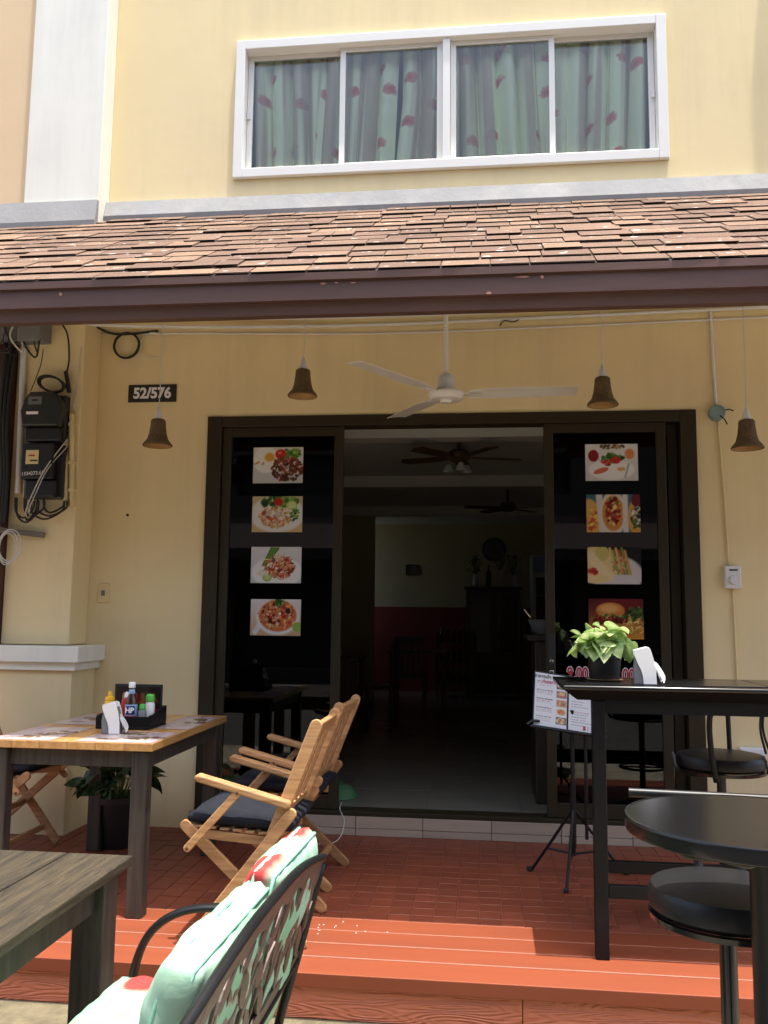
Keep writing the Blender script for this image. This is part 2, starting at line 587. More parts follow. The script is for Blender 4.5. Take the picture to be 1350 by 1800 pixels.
# ------------------------------------------------------------------ mesh helpers
def obj(name, me, m=None, parent=None, smooth=False):
    if isinstance(me, bmesh.types.BMesh):
        bm = me
        bmesh.ops.recalc_face_normals(bm, faces=bm.faces)
        me = bpy.data.meshes.new(name)
        bm.to_mesh(me)
        bm.free()
    if m:
        ms = m if isinstance(m, (list, tuple)) else [m]
        for x in ms:
            me.materials.append(MATS[x])
    if smooth:
        me.polygons.foreach_set('use_smooth', [True] * len(me.polygons))
        if smooth != 'all':
            try:
                me.set_sharp_from_angle(angle=R(38))
            except Exception:
                pass
    o = bpy.data.objects.new(name, me)
    COL.objects.link(o)
    if parent:
        adopt(o, parent)
    return o


def adopt(o, parent):
    o.parent = parent
    if parent.type == 'EMPTY' and parent.parent is None:
        o.matrix_parent_inverse = Matrix.Translation(-Vector(parent['_base']))


def tag(o, label, cat, group=None):
    o['label'] = label
    o['category'] = cat
    if group:
        o['group'] = group
    return o


def thing(name, label, cat, loc=(0, 0, 0), group=None, local=False):
    o = bpy.data.objects.new(name, None)
    COL.objects.link(o)
    o.location = loc
    o.empty_display_size = 0.1
    o['_base'] = (0.0, 0.0, 0.0) if local else tuple(loc)
    tag(o, label, cat, group)
    return o


def part_of(name, parent):
    """an Empty used as a part that carries sub-parts"""
    o = bpy.data.objects.new(name, None)
    COL.objects.link(o)
    o.empty_display_size = 0.05
    adopt(o, parent)
    return o


def copy_thing(root, loc, rotz, label, group=None, mirror=False):
    r = root.copy()
    COL.objects.link(r)
    r.location = loc
    r.rotation_euler = (0, 0, rotz)
    r['label'] = label
    if group:
        r['group'] = group
    for ch in root.children:
        c = ch.copy()
        COL.objects.link(c)
        c.parent = r
        for g in ch.children:
            d = g.copy()
            COL.objects.link(d)
            d.parent = c
    return r


def structure(o):
    o['kind'] = 'structure'
    return o


def box(bm, x0, x1, y0, y1, z0, z1, bev=0.0, seg=2):
    vs = [bm.verts.new((x, y, z)) for x in (x0, x1) for y in (y0, y1) for z in (z0, z1)]
    fs = []
    for q in ((0, 1, 3, 2), (4, 6, 7, 5), (0, 4, 5, 1), (2, 3, 7, 6), (0, 2, 6, 4), (1, 5, 7, 3)):
        fs.append(bm.faces.new([vs[i] for i in q]))
    if bev:
        es = list({e for f in fs for e in f.edges})
        bmesh.ops.bevel(bm, geom=es, offset=bev, segments=seg, profile=0.5, affect='EDGES')
    return vs


def B(*a, **k):
    bm = bmesh.new()
    box(bm, *a, **k)
    return bm


def beam(bm, p, q, w, h, bev=0.0, up=(0, 0, 1), ends=0):
    """rectangular bar from p to q; w across, h along 'up'; ends>0 rounds its ends"""
    p, q = Vector(p), Vector(q)
    d = q - p
    ln = d.length
    d.normalize()
    upv = Vector(up)
    s = d.cross(upv)
    if s.length < 1e-4:
        s = d.cross(Vector((0, 1, 0)))
    s.normalize()
    u = s.cross(d)
    M = Matrix((d, s, u)).transposed().to_4x4()
    M.translation = p
    b2 = bmesh.new()
    if ends:
        pts = []
        for k in range(7):
            a = math.pi / 2 + math.pi * k / 6
            pts.append((math.cos(a) * h / 2, math.sin(a) * h / 2))
        for k in range(7):
            a = -math.pi / 2 + math.pi * k / 6
            pts.append((ln + math.cos(a) * h / 2, math.sin(a) * h / 2))
        v0 = [b2.verts.new((x, -w / 2, z)) for x, z in pts]
        v1 = [b2.verts.new((x, w / 2, z)) for x, z in pts]
        n = len(pts)
        f0 = b2.faces.new(v0)
        f1 = b2.faces.new(list(reversed(v1)))
        for i in range(n):
            b2.faces.new((v0[i], v1[i], v1[(i + 1) % n], v0[(i + 1) % n]))
        if bev:
            bmesh.ops.bevel(b2, geom=list(f0.edges) + list(f1.edges), offset=bev, segments=2, profile=0.5, affect='EDGES')
    else:
        box(b2, 0, ln, -w / 2, w / 2, -h / 2, h / 2, bev=bev)
    b2.transform(M)
    join(bm, b2)


def join(bm, b2):
    b2.verts.index_update()
    vs = [bm.verts.new(v.co) for v in b2.verts]
    for f in b2.faces:
        try:
            nf = bm.faces.new([vs[v.index] for v in f.verts])
            nf.smooth = f.smooth
            nf.material_index = f.material_index
        except ValueError:
            pass
    b2.free()


def BM(p, q, w, h, **k):
    bm = bmesh.new()
    beam(bm, p, q, w, h, **k)
    return bm


def smooth_path(pts, n=6):
    P = [Vector(p) for p in pts]
    if len(P) < 3:
        return P
    out = []
    for i in range(len(P) - 1):
        p0 = P[i - 1] if i else P[0] * 2 - P[1]
        p1, p2 = P[i], P[i + 1]
        p3 = P[i + 2] if i + 2 < len(P) else P[-1] * 2 - P[-2]
        for k in range(n):
            t = k / n
            out.append(0.5 * ((2 * p1) + (p2 - p0) * t + (2 * p0 - 5 * p1 + 4 * p2 - p3) * t * t + (3 * p1 - p0 - 3 * p2 + p3) * t ** 3))
    out.append(P[-1])
    return out


def tube(bm, pts, r, n=8, smooth=6, cap=True, flat=None, closed=False):
    """round (or flat=(w,h) oval) tube along a smoothed path"""
    P = smooth_path(pts, smooth) if smooth else [Vector(p) for p in pts]
    m = len(P)
    rings = []
    prev = None
    for i, p in enumerate(P):
        if closed:
            d = P[(i + 1) % m] - P[i - 1]
        else:
            d = P[min(i + 1, m - 1)] - P[max(i - 1, 0)]
        d.normalize()
        if prev is None:
            a = Vector((0, 0, 1)) if abs(d.z) < 0.9 else Vector((0, 1, 0))
            s = d.cross(a).normalized()
        else:
            s = (prev - d * prev.dot(d)).normalized()
        prev = s
        u = s.cross(d)
        rr = r[min(i * len(r) // m, len(r) - 1)] if isinstance(r, (list, tuple)) else r
        w, h = (rr, rr) if not flat else flat
        rings.append([bm.verts.new(p + s * math.cos(2 * math.pi * k / n) * w + u * math.sin(2 * math.pi * k / n) * h) for k in range(n)])
    rng_ = range(m if closed else m - 1)
    for i in rng_:
        a, b = rings[i], rings[(i + 1) % m]
        for k in range(n):
            bm.faces.new((a[k], a[(k + 1) % n], b[(k + 1) % n], b[k]))
    if cap and not closed:
        bm.faces.new(list(reversed(rings[0])))
        bm.faces.new(rings[-1])


def T(pts, r, **k):
    bm = bmesh.new()
    tube(bm, pts, r, **k)
    return bm


def ring_path(c, r, axis='y', n=28, wob=0.0, turns=1.0, drift=0.0):
    out = []
    N = int(n * turns)
    for i in range(N + 1):
        a = 2 * math.pi * i / n
        rr = r * (1 + random.uniform(-wob, wob))
        x, z = math.cos(a) * rr, math.sin(a) * rr
        dd = drift * i / N
        if axis == 'y':
            out.append((c[0] + x, c[1] + dd, c[2] + z))
        elif axis == 'z':
            out.append((c[0] + x, c[1] + z, c[2] + dd))
        else:
            out.append((c[0] + dd, c[1] + x, c[2] + z))
    return out


def lathe(bm, prof, c=(0, 0, 0), n=24, axis='z', a0=0.0, a1=2 * math.pi, ring=False):
    """profile [(r, h)] turned about a vertical axis (or y axis)"""
    full = abs(a1 - a0 - 2 * math.pi) < 1e-6
    m = n if full else n + 1
    rings = []
    for r, h in prof:
        ring = []
        for k in range(m):
            a = a0 + (a1 - a0) * k / n
            x, y = math.cos(a) * r, math.sin(a) * r
            co = (c[0] + x, c[1] + y, c[2] + h) if axis == 'z' else ((c[0] + x, c[1] + h, c[2] + y) if axis == 'y' else (c[0] + h, c[1] + x, c[2] + y))
            ring.append(bm.verts.new(co))
        rings.append(ring)
    for i in range(len(rings) - 1):
        for k in range(n):
            a, b = rings[i], rings[i + 1]
            bm.faces.new((a[k], a[(k + 1) % m], b[(k + 1) % m], b[k]))
    if full and not ring:
        if prof[0][0] > 1e-4:
            bm.faces.new(list(reversed(rings[0])))
        if prof[-1][0] > 1e-4:
            bm.faces.new(rings[-1])
    bmesh.ops.remove_doubles(bm, verts=bm.verts, dist=1e-5)


def LT(prof, c=(0, 0, 0), n=24, **k):
    bm = bmesh.new()
    lathe(bm, prof, c, n, **k)
    return bm


def prism(bm, pts, f, t0, t1, bev=0.0):
    """polygon pts (2-D) extruded between t0 and t1; f(a, b, t) gives the 3-D point"""
    v0 = [bm.verts.new(f(a, b, t0)) for a, b in pts]
    v1 = [bm.verts.new(f(a, b, t1)) for a, b in pts]
    n = len(pts)
    fa = bm.faces.new(v0)
    fb = bm.faces.new(list(reversed(v1)))
    for i in range(n):
        bm.faces.new((v0[i], v1[i], v1[(i + 1) % n], v0[(i + 1) % n]))
    if bev:
        bmesh.ops.bevel(bm, geom=list(fa.edges) + list(fb.edges), offset=bev, segments=2, profile=0.5, affect='EDGES')


def PR(pts, f, t0, t1, bev=0.0):
    bm = bmesh.new()
    prism(bm, pts, f, t0, t1, bev)
    return bm


XZ = lambda a, b, t: (a, t, b)
YZ = lambda a, b, t: (t, a, b)
XY = lambda a, b, t: (a, b, t)


def holed(xs, zs, holes, y0, y1):
    """wall slab with rectangular openings (cells whose centre lies in a hole are left out)"""
    bm = bmesh.new()
    g = {}

    def v(i, j):
        if (i, j) not in g:
            g[i, j] = bm.verts.new((xs[i], y0, zs[j]))
        return g[i, j]
    fs = []
    for i in range(len(xs) - 1):
        for j in range(len(zs) - 1):
            cx, cz = (xs[i] + xs[i + 1]) / 2, (zs[j] + zs[j + 1]) / 2
            if any(h[0] < cx < h[1] and h[2] < cz < h[3] for h in holes):
                continue
            fs.append(bm.faces.new((v(i, j), v(i + 1, j), v(i + 1, j + 1), v(i, j + 1))))
    ex = bmesh.ops.extrude_face_region(bm, geom=fs)
    for e in ex['geom']:
        if isinstance(e, bmesh.types.BMVert):
            e.co.y = y1
    return bm


def frame_bm(x0, x1, z0, z1, w, y0, y1, bev=0.003, wb=None, wt=None):
    """rectangular frame of four butted bars"""
    wb = wb or w
    wt = wt or w
    bm = bmesh.new()
    box(bm, x0, x0 + w, y0, y1, z0, z1, bev)
    box(bm, x1 - w, x1, y0, y1, z0, z1, bev)
    box(bm, x0 + w, x1 - w, y0 + 0.001, y1 - 0.001, z1 - wt, z1, bev)
    box(bm, x0 + w, x1 - w, y0 + 0.001, y1 - 0.001, z0, z0 + wb, bev)
    return bm


def soft_box(x0, x1, y0, y1, z0, z1, n=(10, 10), puff=0.02, seed=0, wob=0.006, edge=0.5, ink=None):
    """stuffed cushion: block with a gusset whose faces swell away from the seams, with sags and wrinkles; ink(u, v) colours the cloth"""
    from mathutils import noise
    r_ = random.Random(seed)
    o3 = Vector((r_.uniform(0, 50), r_.uniform(0, 50), r_.uniform(0, 50)))
    bm = bmesh.new()
    lay = bm.verts.layers.float_color.new('ink') if ink else None
    nx, ny = n
    hz, zc = (z1 - z0) / 2, (z0 + z1) / 2
    W, H = x1 - x0, y1 - y0

    def vert(u, v, side):
        fu, fv = 1 - abs(2 * u - 1) ** 5, 1 - abs(2 * v - 1) ** 5
        k = (max(fu, 0) * max(fv, 0)) ** 0.45
        p = Vector((u * W * 9, v * H * 9, side * 3)) + o3
        w = wob * (noise.noise(p) + 0.5 * noise.noise(p * 2.3)) * (0.35 + k) * 1.6
        # puckers running in from the seams
        pk = 0.5 * wob * (1 - k) * math.sin(40 * (u + 0.6 * v) + 3 * noise.noise(p * 0.7))
        h = hz * edge + (hz * (1 - edge) + puff) * k
        sx = 0.012 * noise.noise(Vector((v * H * 8, side, 7)) + o3) * abs(2 * u - 1) ** 6
        sy = 0.012 * noise.noise(Vector((u * W * 8, side, 3)) + o3) * abs(2 * v - 1) ** 6
        q = bm.verts.new((x0 + W * u + sx, y0 + H * v + sy, zc + (h if side > 0 else -0.9 * h) + w + pk))
        if ink:
            q[lay] = (*ink(u, v, side), 1.0)
        return q
    top = [[vert(i / nx, j / ny, 1) for j in range(ny + 1)] for i in range(nx + 1)]
    bot = [[vert(i / nx, j / ny, -1) for j in range(ny + 1)] for i in range(nx + 1)]
    ring = [(i, 0) for i in range(nx)] + [(nx, j) for j in range(ny)] + [(i, ny) for i in range(nx, 0, -1)] + [(0, j) for j in range(ny, 0, -1)]
    mid = []
    for (i, j) in ring:         # bulging gusset
        a, b = top[i][j].co, bot[i][j].co
        c = (a + b) / 2
        d = Vector(((i / nx - 0.5) * (1 if i in (0, nx) else 0), (j / ny - 0.5) * (1 if j in (0, ny) else 0), 0))
        if d.length > 0:
            c += d.normalized() * (hz * 0.28 + 0.006 * noise.noise(c * 20))
        q = bm.verts.new(c)
        if ink:
            q[lay] = (*ink(i / nx, j / ny, 0), 1.0)
        mid.append(q)
    for i in range(nx):
        for j in range(ny):
            bm.faces.new((top[i][j], top[i + 1][j], top[i + 1][j + 1], top[i][j + 1]))
            bm.faces.new((bot[i][j], bot[i][j + 1], bot[i + 1][j + 1], bot[i + 1][j]))
    m = len(ring)
    for k in range(m):
        (i, j), (p, q) = ring[k], ring[(k + 1) % m]
        bm.faces.new((top[i][j], mid[k], mid[(k + 1) % m], top[p][q]))
        bm.faces.new((mid[k], bot[i][j], bot[p][q], mid[(k + 1) % m]))
    return bm


def text_mesh(s, size, bold=0.0, extrude=0.0008, align='CENTER', shear=0.0):
    cu = bpy.data.curves.new('lettering', 'FONT')
    cu.body = s
    cu.size = size
    cu.offset = bold
    cu.extrude = extrude
    cu.align_x = align
    cu.align_y = 'CENTER'
    cu.shear = shear
    cu.resolution_u = 4
    o = bpy.data.objects.new('lettering', cu)
    COL.objects.link(o)
    dg = bpy.context.evaluated_depsgraph_get()
    dg.update()
    me = bpy.data.meshes.new_from_object(o.evaluated_get(dg))
    bpy.data.objects.remove(o)
    bpy.data.curves.remove(cu)
    me.materials.clear()
    return me


def lettering(s, size, loc, m, parent, bold=0.0, name='lettering', rot=(math.pi / 2, 0, 0), sx=1.0, align='CENTER', extrude=0.0006):
    me = text_mesh(s, size, bold, extrude, align)
    me.transform(Matrix.Translation(loc) @ Euler(rot).to_matrix().to_4x4() @ Matrix.Diagonal((sx, 1, 1, 1)))
    return obj(name, me, m, parent)


# ------------------------------------------------------------------ flat prints (food pictures, menus, mats)
class Paint:
    def __init__(s, w, h, bg):
        s.w, s.h = w, h
        s.a = np.ones((h, w, 3)) * np.array(bg) / 255
        s.X, s.Y = np.meshgrid((np.arange(w) + 0.5) / w, (np.arange(h) + 0.5) / h)
        s.asp = h / w

    def put(s, k, col):
        k = np.clip(k, 0, 1)[..., None]
        s.a = s.a * (1 - k) + np.array(col) / 255 * k

    def ell(s, cx, cy, rx, ry, col, ang=0, soft=0.12):
        c, n = math.cos(ang), math.sin(ang)
        dx, dy = s.X - cx, (s.Y - cy) * s.asp
        u, v = (dx * c + dy * n) / rx, (-dx * n + dy * c) / (ry * s.asp)
        d = np.sqrt(u * u + v * v)
        s.put((1 - d) / soft + 0.5, col)

    def line(s, x0, y0, x1, y1, wd, col):
        px, py = s.X - x0, (s.Y - y0) * s.asp
        dx, dy = x1 - x0, (y1 - y0) * s.asp
        t = np.clip((px * dx + py * dy) / (dx * dx + dy * dy + 1e-9), 0, 1)
        d = np.hypot(px - t * dx, py - t * dy)
        s.put((wd - d) / (0.4 * wd) + 0.5, col)

    def rect(s, x0, y0, x1, y1, col):
        s.put(((s.X > x0) & (s.X < x1) & (s.Y > y0) & (s.Y < y1)) * 1.0, col)

    def grad(s, c0, c1):
        t = s.Y[..., None]
        s.a = np.array(c0) / 255 * (1 - t) + np.array(c1) / 255 * t

    def mess(s, cx, cy, rx, ry, cols, n=60, r=0.02, strand=False):
        for _ in range(n):
            a, q = rng.uniform(0, 6.28), math.sqrt(rng.uniform(0, 1))
            x, y = cx + math.cos(a) * q * rx, cy + math.sin(a) * q * ry
            c = np.array(cols[rng.integers(len(cols))]) * rng.uniform(0.8, 1.12)
            if strand:
                b = rng.uniform(0, 3.14)
                l = r * rng.uniform(1.5, 3.2)
                s.line(x, y, x + math.cos(b) * l, y + math.sin(b) * l, r * 0.28, c)
            else:
                s.ell(x, y, r * rng.uniform(0.5, 1.3), r * rng.uniform(0.5, 1.3), c, rng.uniform(0, 3), 0.4)

    def mesh(s, f, name='print'):
        """grid mesh; f(u, v) -> 3-D point, u to the right, v upwards"""
        h, w = s.h, s.w
        a = np.clip(s.a, 0, 1)
        lin = np.where(a <= 0.04045, a / 12.92, ((a + 0.055) / 1.055) ** 2.4)
        vs = [f(i / (w - 1), j / (h - 1)) for j in range(h) for i in range(w)]
        fs = [(j * w + i, j * w + i + 1, (j + 1) * w + i + 1, (j + 1) * w + i) for j in range(h - 1) for i in range(w - 1)]
        me = bpy.data.meshes.new(name)
        me.from_pydata(vs, [], fs)
        at = me.attributes.new('ink', 'FLOAT_COLOR', 'POINT')
        buf = np.ones((h * w, 4), dtype=np.float32)
        buf[:, :3] = lin.reshape(-1, 3) * 0.74
        at.data.foreach_set('color', buf.ravel())
        me.update()
        return me


GREENS = [(70, 120, 40), (110, 160, 60), (50, 90, 35), (150, 185, 90)]
REDS = [(190, 50, 40), (150, 30, 30), (215, 90, 60)]
NOODLE = [(225, 170, 105), (205, 130, 75), (235, 195, 140), (190, 100, 60)]


def food(k):
    P = Paint(84, 60, (225, 222, 216))
    if k == 0:      # egg, rice and stir-fried basil
        P.grad((205, 205, 205), (232, 228, 220))
        P.ell(.25, .65, .24, .36, (250, 248, 240))
        P.ell(.33, .72, .1, .12, (235, 170, 60), soft=.5)
        P.mess(.12, .56, .12, .05, [(225, 170, 100)], 14, .02)
        P.mess(.78, .82, .18, .12, GREENS, 40, .05)
        P.ell(.55, .8, .11, .14, (205, 50, 35))
        P.ell(.53, .84, .04, .04, (235, 120, 90), soft=.6)
        P.mess(.68, .4, .31, .34, [(110, 50, 30), (140, 70, 40), (80, 35, 25), (165, 60, 40), (60, 70, 30)], 170, .035)
        P.mess(.7, .5, .25, .25, [(190, 60, 45), (170, 110, 70)], 50, .025, True)
    elif k == 1:    # fried rice on an oval plate
        P.grad((220, 185, 130), (205, 190, 150))
        P.ell(.5, .5, .54, .5, (238, 236, 230))
        P.mess(.55, .85, .34, .14, GREENS, 60, .06)
        P.ell(.52, .84, .09, .11, (200, 40, 35))
        P.mess(.46, .42, .32, .3, [(228, 190, 130), (215, 160, 95), (240, 215, 165), (200, 120, 70)], 260, .026)
        P.mess(.42, .5, .2, .15, [(245, 225, 205), (205, 90, 60)], 26, .04)
        P.ell(.78, .74, .11, .13, (185, 205, 110))
        P.ell(.78, .74, .08, .1, (220, 228, 160), soft=.4)
        P.mess(.85, .5, .08, .16, GREENS, 26, .035)
    elif k == 2:    # noodles with a long vegetable stalk
        P.grad((205, 205, 208), (228, 226, 224))
        P.ell(.52, .3, .5, .42, (244, 243, 240))
        for i in range(9):
            P.line(.24 + i * .008, .5, .4 + i * .018, .96, .018, GREENS[i % 4])
        P.mess(.56, .42, .28, .32, NOODLE, 170, .032, True)
        P.mess(.58, .42, .26, .3, [(215, 110, 70), (235, 165, 125), (190, 60, 40), (120, 60, 40)], 90, .035)
        P.ell(.33, .16, .09, .11, (160, 180, 80))
        P.ell(.33, .16, .065, .08, (205, 212, 140), soft=.4)
        P.mess(.24, .25, .12, .1, [(240, 225, 190)], 40, .02, True)
    elif k == 3:    # bowl of red soup noodles
        P.grad((205, 165, 125), (235, 232, 228))
        P.line(.1, .1, .25, .45, .05, (225, 225, 225))
        P.ell(.54, .52, .42, .5, (240, 236, 230))
        P.ell(.54, .55, .37, .43, (205, 110, 60))
        P.mess(.54, .55, .33, .38, NOODLE, 150, .035, True)
        P.mess(.54, .6, .32, .33, REDS + [(240, 220, 195), (235, 150, 95)], 70, .035)
        P.mess(.55, .9, .1, .07, GREENS, 20, .05)
        P.ell(.74, .68, .05, .08, (55, 40, 30))
        P.ell(.4, .4, .04, .05, (60, 50, 35))
        P.ell(.93, .25, .1, .13, (150, 185, 80))
    elif k == 4:    # breakfast plate
        P.grad((215, 212, 206), (240, 238, 234))
        P.mess(.5, .92, .25, .05, [(120, 90, 60), (80, 70, 50), (170, 140, 90)], 40, .03)
        P.ell(.16, .68, .1, .16, (150, 30, 40))
        P.ell(.84, .72, .09, .14, (230, 150, 90))
        P.ell(.5, .3, .46, .3, (225, 222, 218))
        P.ell(.5, .31, .43, .27, (250, 249, 246))
        P.ell(.55, .33, .2, .13, (255, 252, 244))
        P.ell(.3, .28, .15, .07, (220, 120, 90), .3)
        P.ell(.68, .32, .08, .05, (240, 185, 110))
        P.mess(.52, .62, .2, .1, GREENS, 40, .05)
        P.ell(.58, .56, .09, .1, (205, 50, 40))
        P.mess(.4, .5, .08, .07, REDS, 14, .04)
        P.line(.75, .1, .82, .45, .02, (190, 190, 195))
    elif k == 5:    # hot dogs in paper trays
        P.grad((70, 120, 130), (60, 110, 120))
        P.ell(.08, .38, .2, .5, (225, 175, 95), .1)
        P.mess(.1, .35, .12, .3, [(240, 200, 90), (200, 90, 50), (230, 170, 80)], 50, .045)
        P.line(.3, .0, .24, 1, .06, (225, 215, 205))
        P.ell(.5, .5, .24, .6, (232, 222, 208))
        P.ell(.5, .5, .2, .46, (215, 140, 65))
        P.mess(.5, .55, .13, .36, [(150, 35, 30), (120, 30, 25), (200, 60, 45), (90, 110, 50), (235, 200, 120)], 90, .045)
        P.line(.73, .0, .72, 1, .05, (228, 220, 210))
        P.ell(.92, .4, .15, .5, (225, 165, 80))
        P.ell(.95, .85, .12, .2, (110, 30, 40))
        P.mess(.92, .4, .09, .25, [(90, 110, 55), (225, 220, 205), (60, 45, 35)], 34, .045)
    elif k == 6:    # sandwiches on a plate against black
        P.grad((40, 38, 40), (16, 16, 18))
        P.ell(.55, .25, .48, .5, (215, 205, 200))
        P.ell(.2, .55, .3, .5, (235, 200, 140), .5)
        P.ell(.28, .82, .13, .2, (205, 190, 110))
        P.line(.05, .75, .4, .2, .09, (240, 215, 165))
        P.ell(.16, .14, .24, .12, (238, 205, 150))
        P.mess(.08, .35, .1, .06, REDS, 16, .04)
        for i in range(6):
            P.line(.42 + i * .055, .95 - (i % 2) * .06, .52 + i * .055, .28, .024, [(230, 190, 120), (150, 165, 80), (220, 175, 110), (190, 90, 60), (120, 140, 60), (205, 150, 90)][i])
        P.mess(.6, .5, .16, .25, [(150, 165, 80), (205, 110, 70), (225, 190, 130)], 40, .025)
    else:           # burger and chips
        P.grad((215, 150, 60), (60, 20, 25))
        P.ell(.62, .8, .5, .3, (110, 25, 30), soft=.9)
        P.mess(.85, .62, .16, .16, [(60, 80, 35), (90, 115, 50), (40, 55, 25)], 70, .04)
        P.mess(.78, .3, .26, .2, [(225, 175, 85), (205, 145, 60), (240, 205, 120)], 60, .04, True)
        P.ell(.4, .7, .26, .2, (205, 125, 55))
        P.ell(.38, .75, .18, .11, (235, 175, 105), soft=.7)
        P.mess(.42, .55, .26, .05, GREENS, 30, .035)
        P.mess(.38, .44, .32, .1, [(110, 35, 25), (150, 55, 35), (90, 25, 20)], 60, .04)
        P.ell(.45, .25, .32, .14, (200, 140, 70))
    return P


# ================================================================== SETTING
# street and porch
st = obj('street_ground', B(-200, 200, -200, 40, -0.6, -0.174), 'asphalt')
structure(obj('pavement', B(-40, 40, -4.6, -2.75, -0.4, -0.17), 'concrete'))  # unseen pavement, kept paler than the kerb strip to bounce light onto the porch
structure(obj('kerb', B(-40, 40, -2.7499, -2.05, -0.4, -0.1695, bev=0.0), 'kerb_cement'))
structure(st)
structure(obj('ground_behind', B(-200, 200, 40, 260, -0.6, -0.17), 'concrete'))
deck = structure(obj('porch_floor', B(-5.2, 3.4, -2.115, 0.0, -0.169, -0.004), 'red_grout'))
deck_y = (-1.535, 0.0)
tile_me = bpy.data.meshes.new('tile')
bm = B(-0.0491, 0.0491, -0.0491, 0.0491, -0.012, 0.0, bev=0.002, seg=1)
bm.to_mesh(tile_me)
bm.free()
tile_me.materials.append(MATS['red_tile'])
rest = bmesh.new()
for i in range(-32, 24):
    for j in range(15):
        x, y = i * 0.1015 + 0.02, -1.49 + j * 0.1
        if y + 0.05 > 0.0:
            continue
        dz = random.uniform(-0.0012, 0.0006)
        if -13 <= i <= 6:
            t = bpy.data.objects.new('tile', tile_me)
            COL.objects.link(t)
            t.location = (x, y, dz)
            t.rotation_euler = (random.uniform(-.006, .006), random.uniform(-.006, .006), random.uniform(-.008, .008))
            t.parent = deck
        else:
            box(rest, x - 0.0487, x + 0.0487, y - 0.0487, y + 0.0487, -0.012, dz)
o = obj('tile_field', rest, 'red_tile', deck)
o['kind'] = 'stuff'
for k in range(4):
    y0 = -1.542 - k * 0.1485
    lst = ((-5.2, 3.4),)
    obj('joint_strip', B(-5.2, 3.4, y0 + 0.0012, y0 + 0.0044, -0.003, 0.0022), 'pale_edge', deck)
    for a, b in lst:
        y1 = y0 - 0.1435 if k < 3 else y0 - 0.165
        obj('plank', B(a + 0.001, b - 0.001, y1, y0, -0.05 if k == 3 else -0.003, 0.004 - 0.0006 * k, bev=0.003), 'red_plank', deck)
for a, b in ((-5.2, -2.6), (-2.6, 0.135), (0.135, 3.4)):
    obj('riser_board', B(a + 0.0015, b - 0.0015, -2.132, -2.1155, -0.168, -0.052, bev=0.002), 'riser_board', deck)
# scattered grains on the planks
gb = bmesh.new()
for k in range(18):
    x, y = -0.72 + random.gauss(0, 0.1), -1.66 + random.gauss(0, 0.05)
    if y < -2.1 or y > -1.55:
        continue
    a = random.uniform(0, 3.14)
    beam(gb, (x, y, 0.006), (x + 0.007 * math.cos(a), y + 0.007 * math.sin(a), 0.006), 0.003, 0.002)
o = obj('spilled_rice', gb, 'ink_white')
tag(o, 'white rice grains spilled on the sunlit red planks', 'rice')
o['kind'] = 'stuff'

# ---------------------------------------------------------------- the shophouse
sh = thing('shophouse', 'pale yellow two storey shophouse with shingled awning and dark sliding doors', 'building')
DX0, DX1, DZ0, DZ1 = -1.83, 1.317, 0.11, 2.65
WX0, WX1, WZ0, WZ1 = -1.715, 1.2, 4.31, 5.322
obj('wall', holed([-3.14, DX0, WX0, WX1, DX1, 3.2], [-0.168, DZ0, DZ1, WZ0, WZ1, 9.2],
                  [(DX0, DX1, DZ0, DZ1), (WX0, WX1, WZ0, WZ1)], 0.0, 0.14), 'yellow_paint', sh)
obj('pilaster', B(-3.14, -2.6, -0.16, -0.001, 3.9, 8.4, bev=0.006), 'white_paint', sh)
obj('pilaster', B(2.09, 2.63, -0.16, -0.001, 3.9, 8.4, bev=0.006), 'white_paint', sh)
obj('capital', B(-2.96, -2.58, -0.27, -0.161, 7.55, 8.3, bev=0.006), 'white_paint', sh)
obj('capital', B(2.1, 2.7, -0.27, -0.161, 7.55, 8.3, bev=0.006), 'white_paint', sh)
obj('lower_pilaster', B(-3.06, -2.605, -0.25, -0.001, 1.14, 3.3, bev=0.006), 'yellow_paint', sh)
obj('pilaster_base', B(-3.6, -2.535, -0.33, -0.001, -0.003, 0.985, bev=0.006), 'yellow_paint', sh)
bm = bmesh.new()
box(bm, -3.6, -2.505, -0.36, -0.001, 0.986, 1.035, bev=0.004)
box(bm, -3.6, -2.47, -0.395, -0.002, 1.036, 1.135, bev=0.006)
obj('ledge', bm, 'white_paint', sh)

# awning roof
EY, EZ, TY, TZ = -1.735, 2.925, -0.05, 4.03
SL = math.hypot(TY - EY, TZ - EZ)
sang = math.atan2(TZ - EZ, TY - EY)
RX0, RX1 = -5.2, 3.4
f_roof = lambda a, b, t: (t, a, b)
nd = Vector((0, -math.sin(sang), math.cos(sang)))
roof = obj('awning_roof', PR([(EY, EZ - 0.004), (TY, TZ - 0.004), (TY, TZ - 0.06), (EY + 0.03, EZ - 0.06)], f_roof, RX0, RX1), 'dark_gap', sh)
ROWS = 13
ex = SL / ROWS
sh_me = []
for v in range(3):
    bm = bmesh.new()
    j1, j2 = (0.0, 0.0), (0.004, -0.003)
    vs = box(bm, -0.5, 0.5, 0, 1, 0, 1)
    for q in bm.verts:      # slightly uneven cut edges
        if q.co.y < 0.5:
            q.co.y += random.uniform(-0.03, 0.03)
            q.co.x += random.uniform(-0.01, 0.01)
    bmesh.ops.recalc_face_normals(bm, faces=bm.faces)
    me = bpy.data.meshes.new('shingle')
    bm.to_mesh(me)
    bm.free()
    me.materials.append(MATS['shingle'])
    me.materials.append(MATS['shingle_edge'])
    for p in me.polygons:
        if p.normal.y < -0.7:
            p.material_index = 1
    sh_me.append(me)
far = bmesh.new()
tone_l = far.faces.layers.float.new('tone')
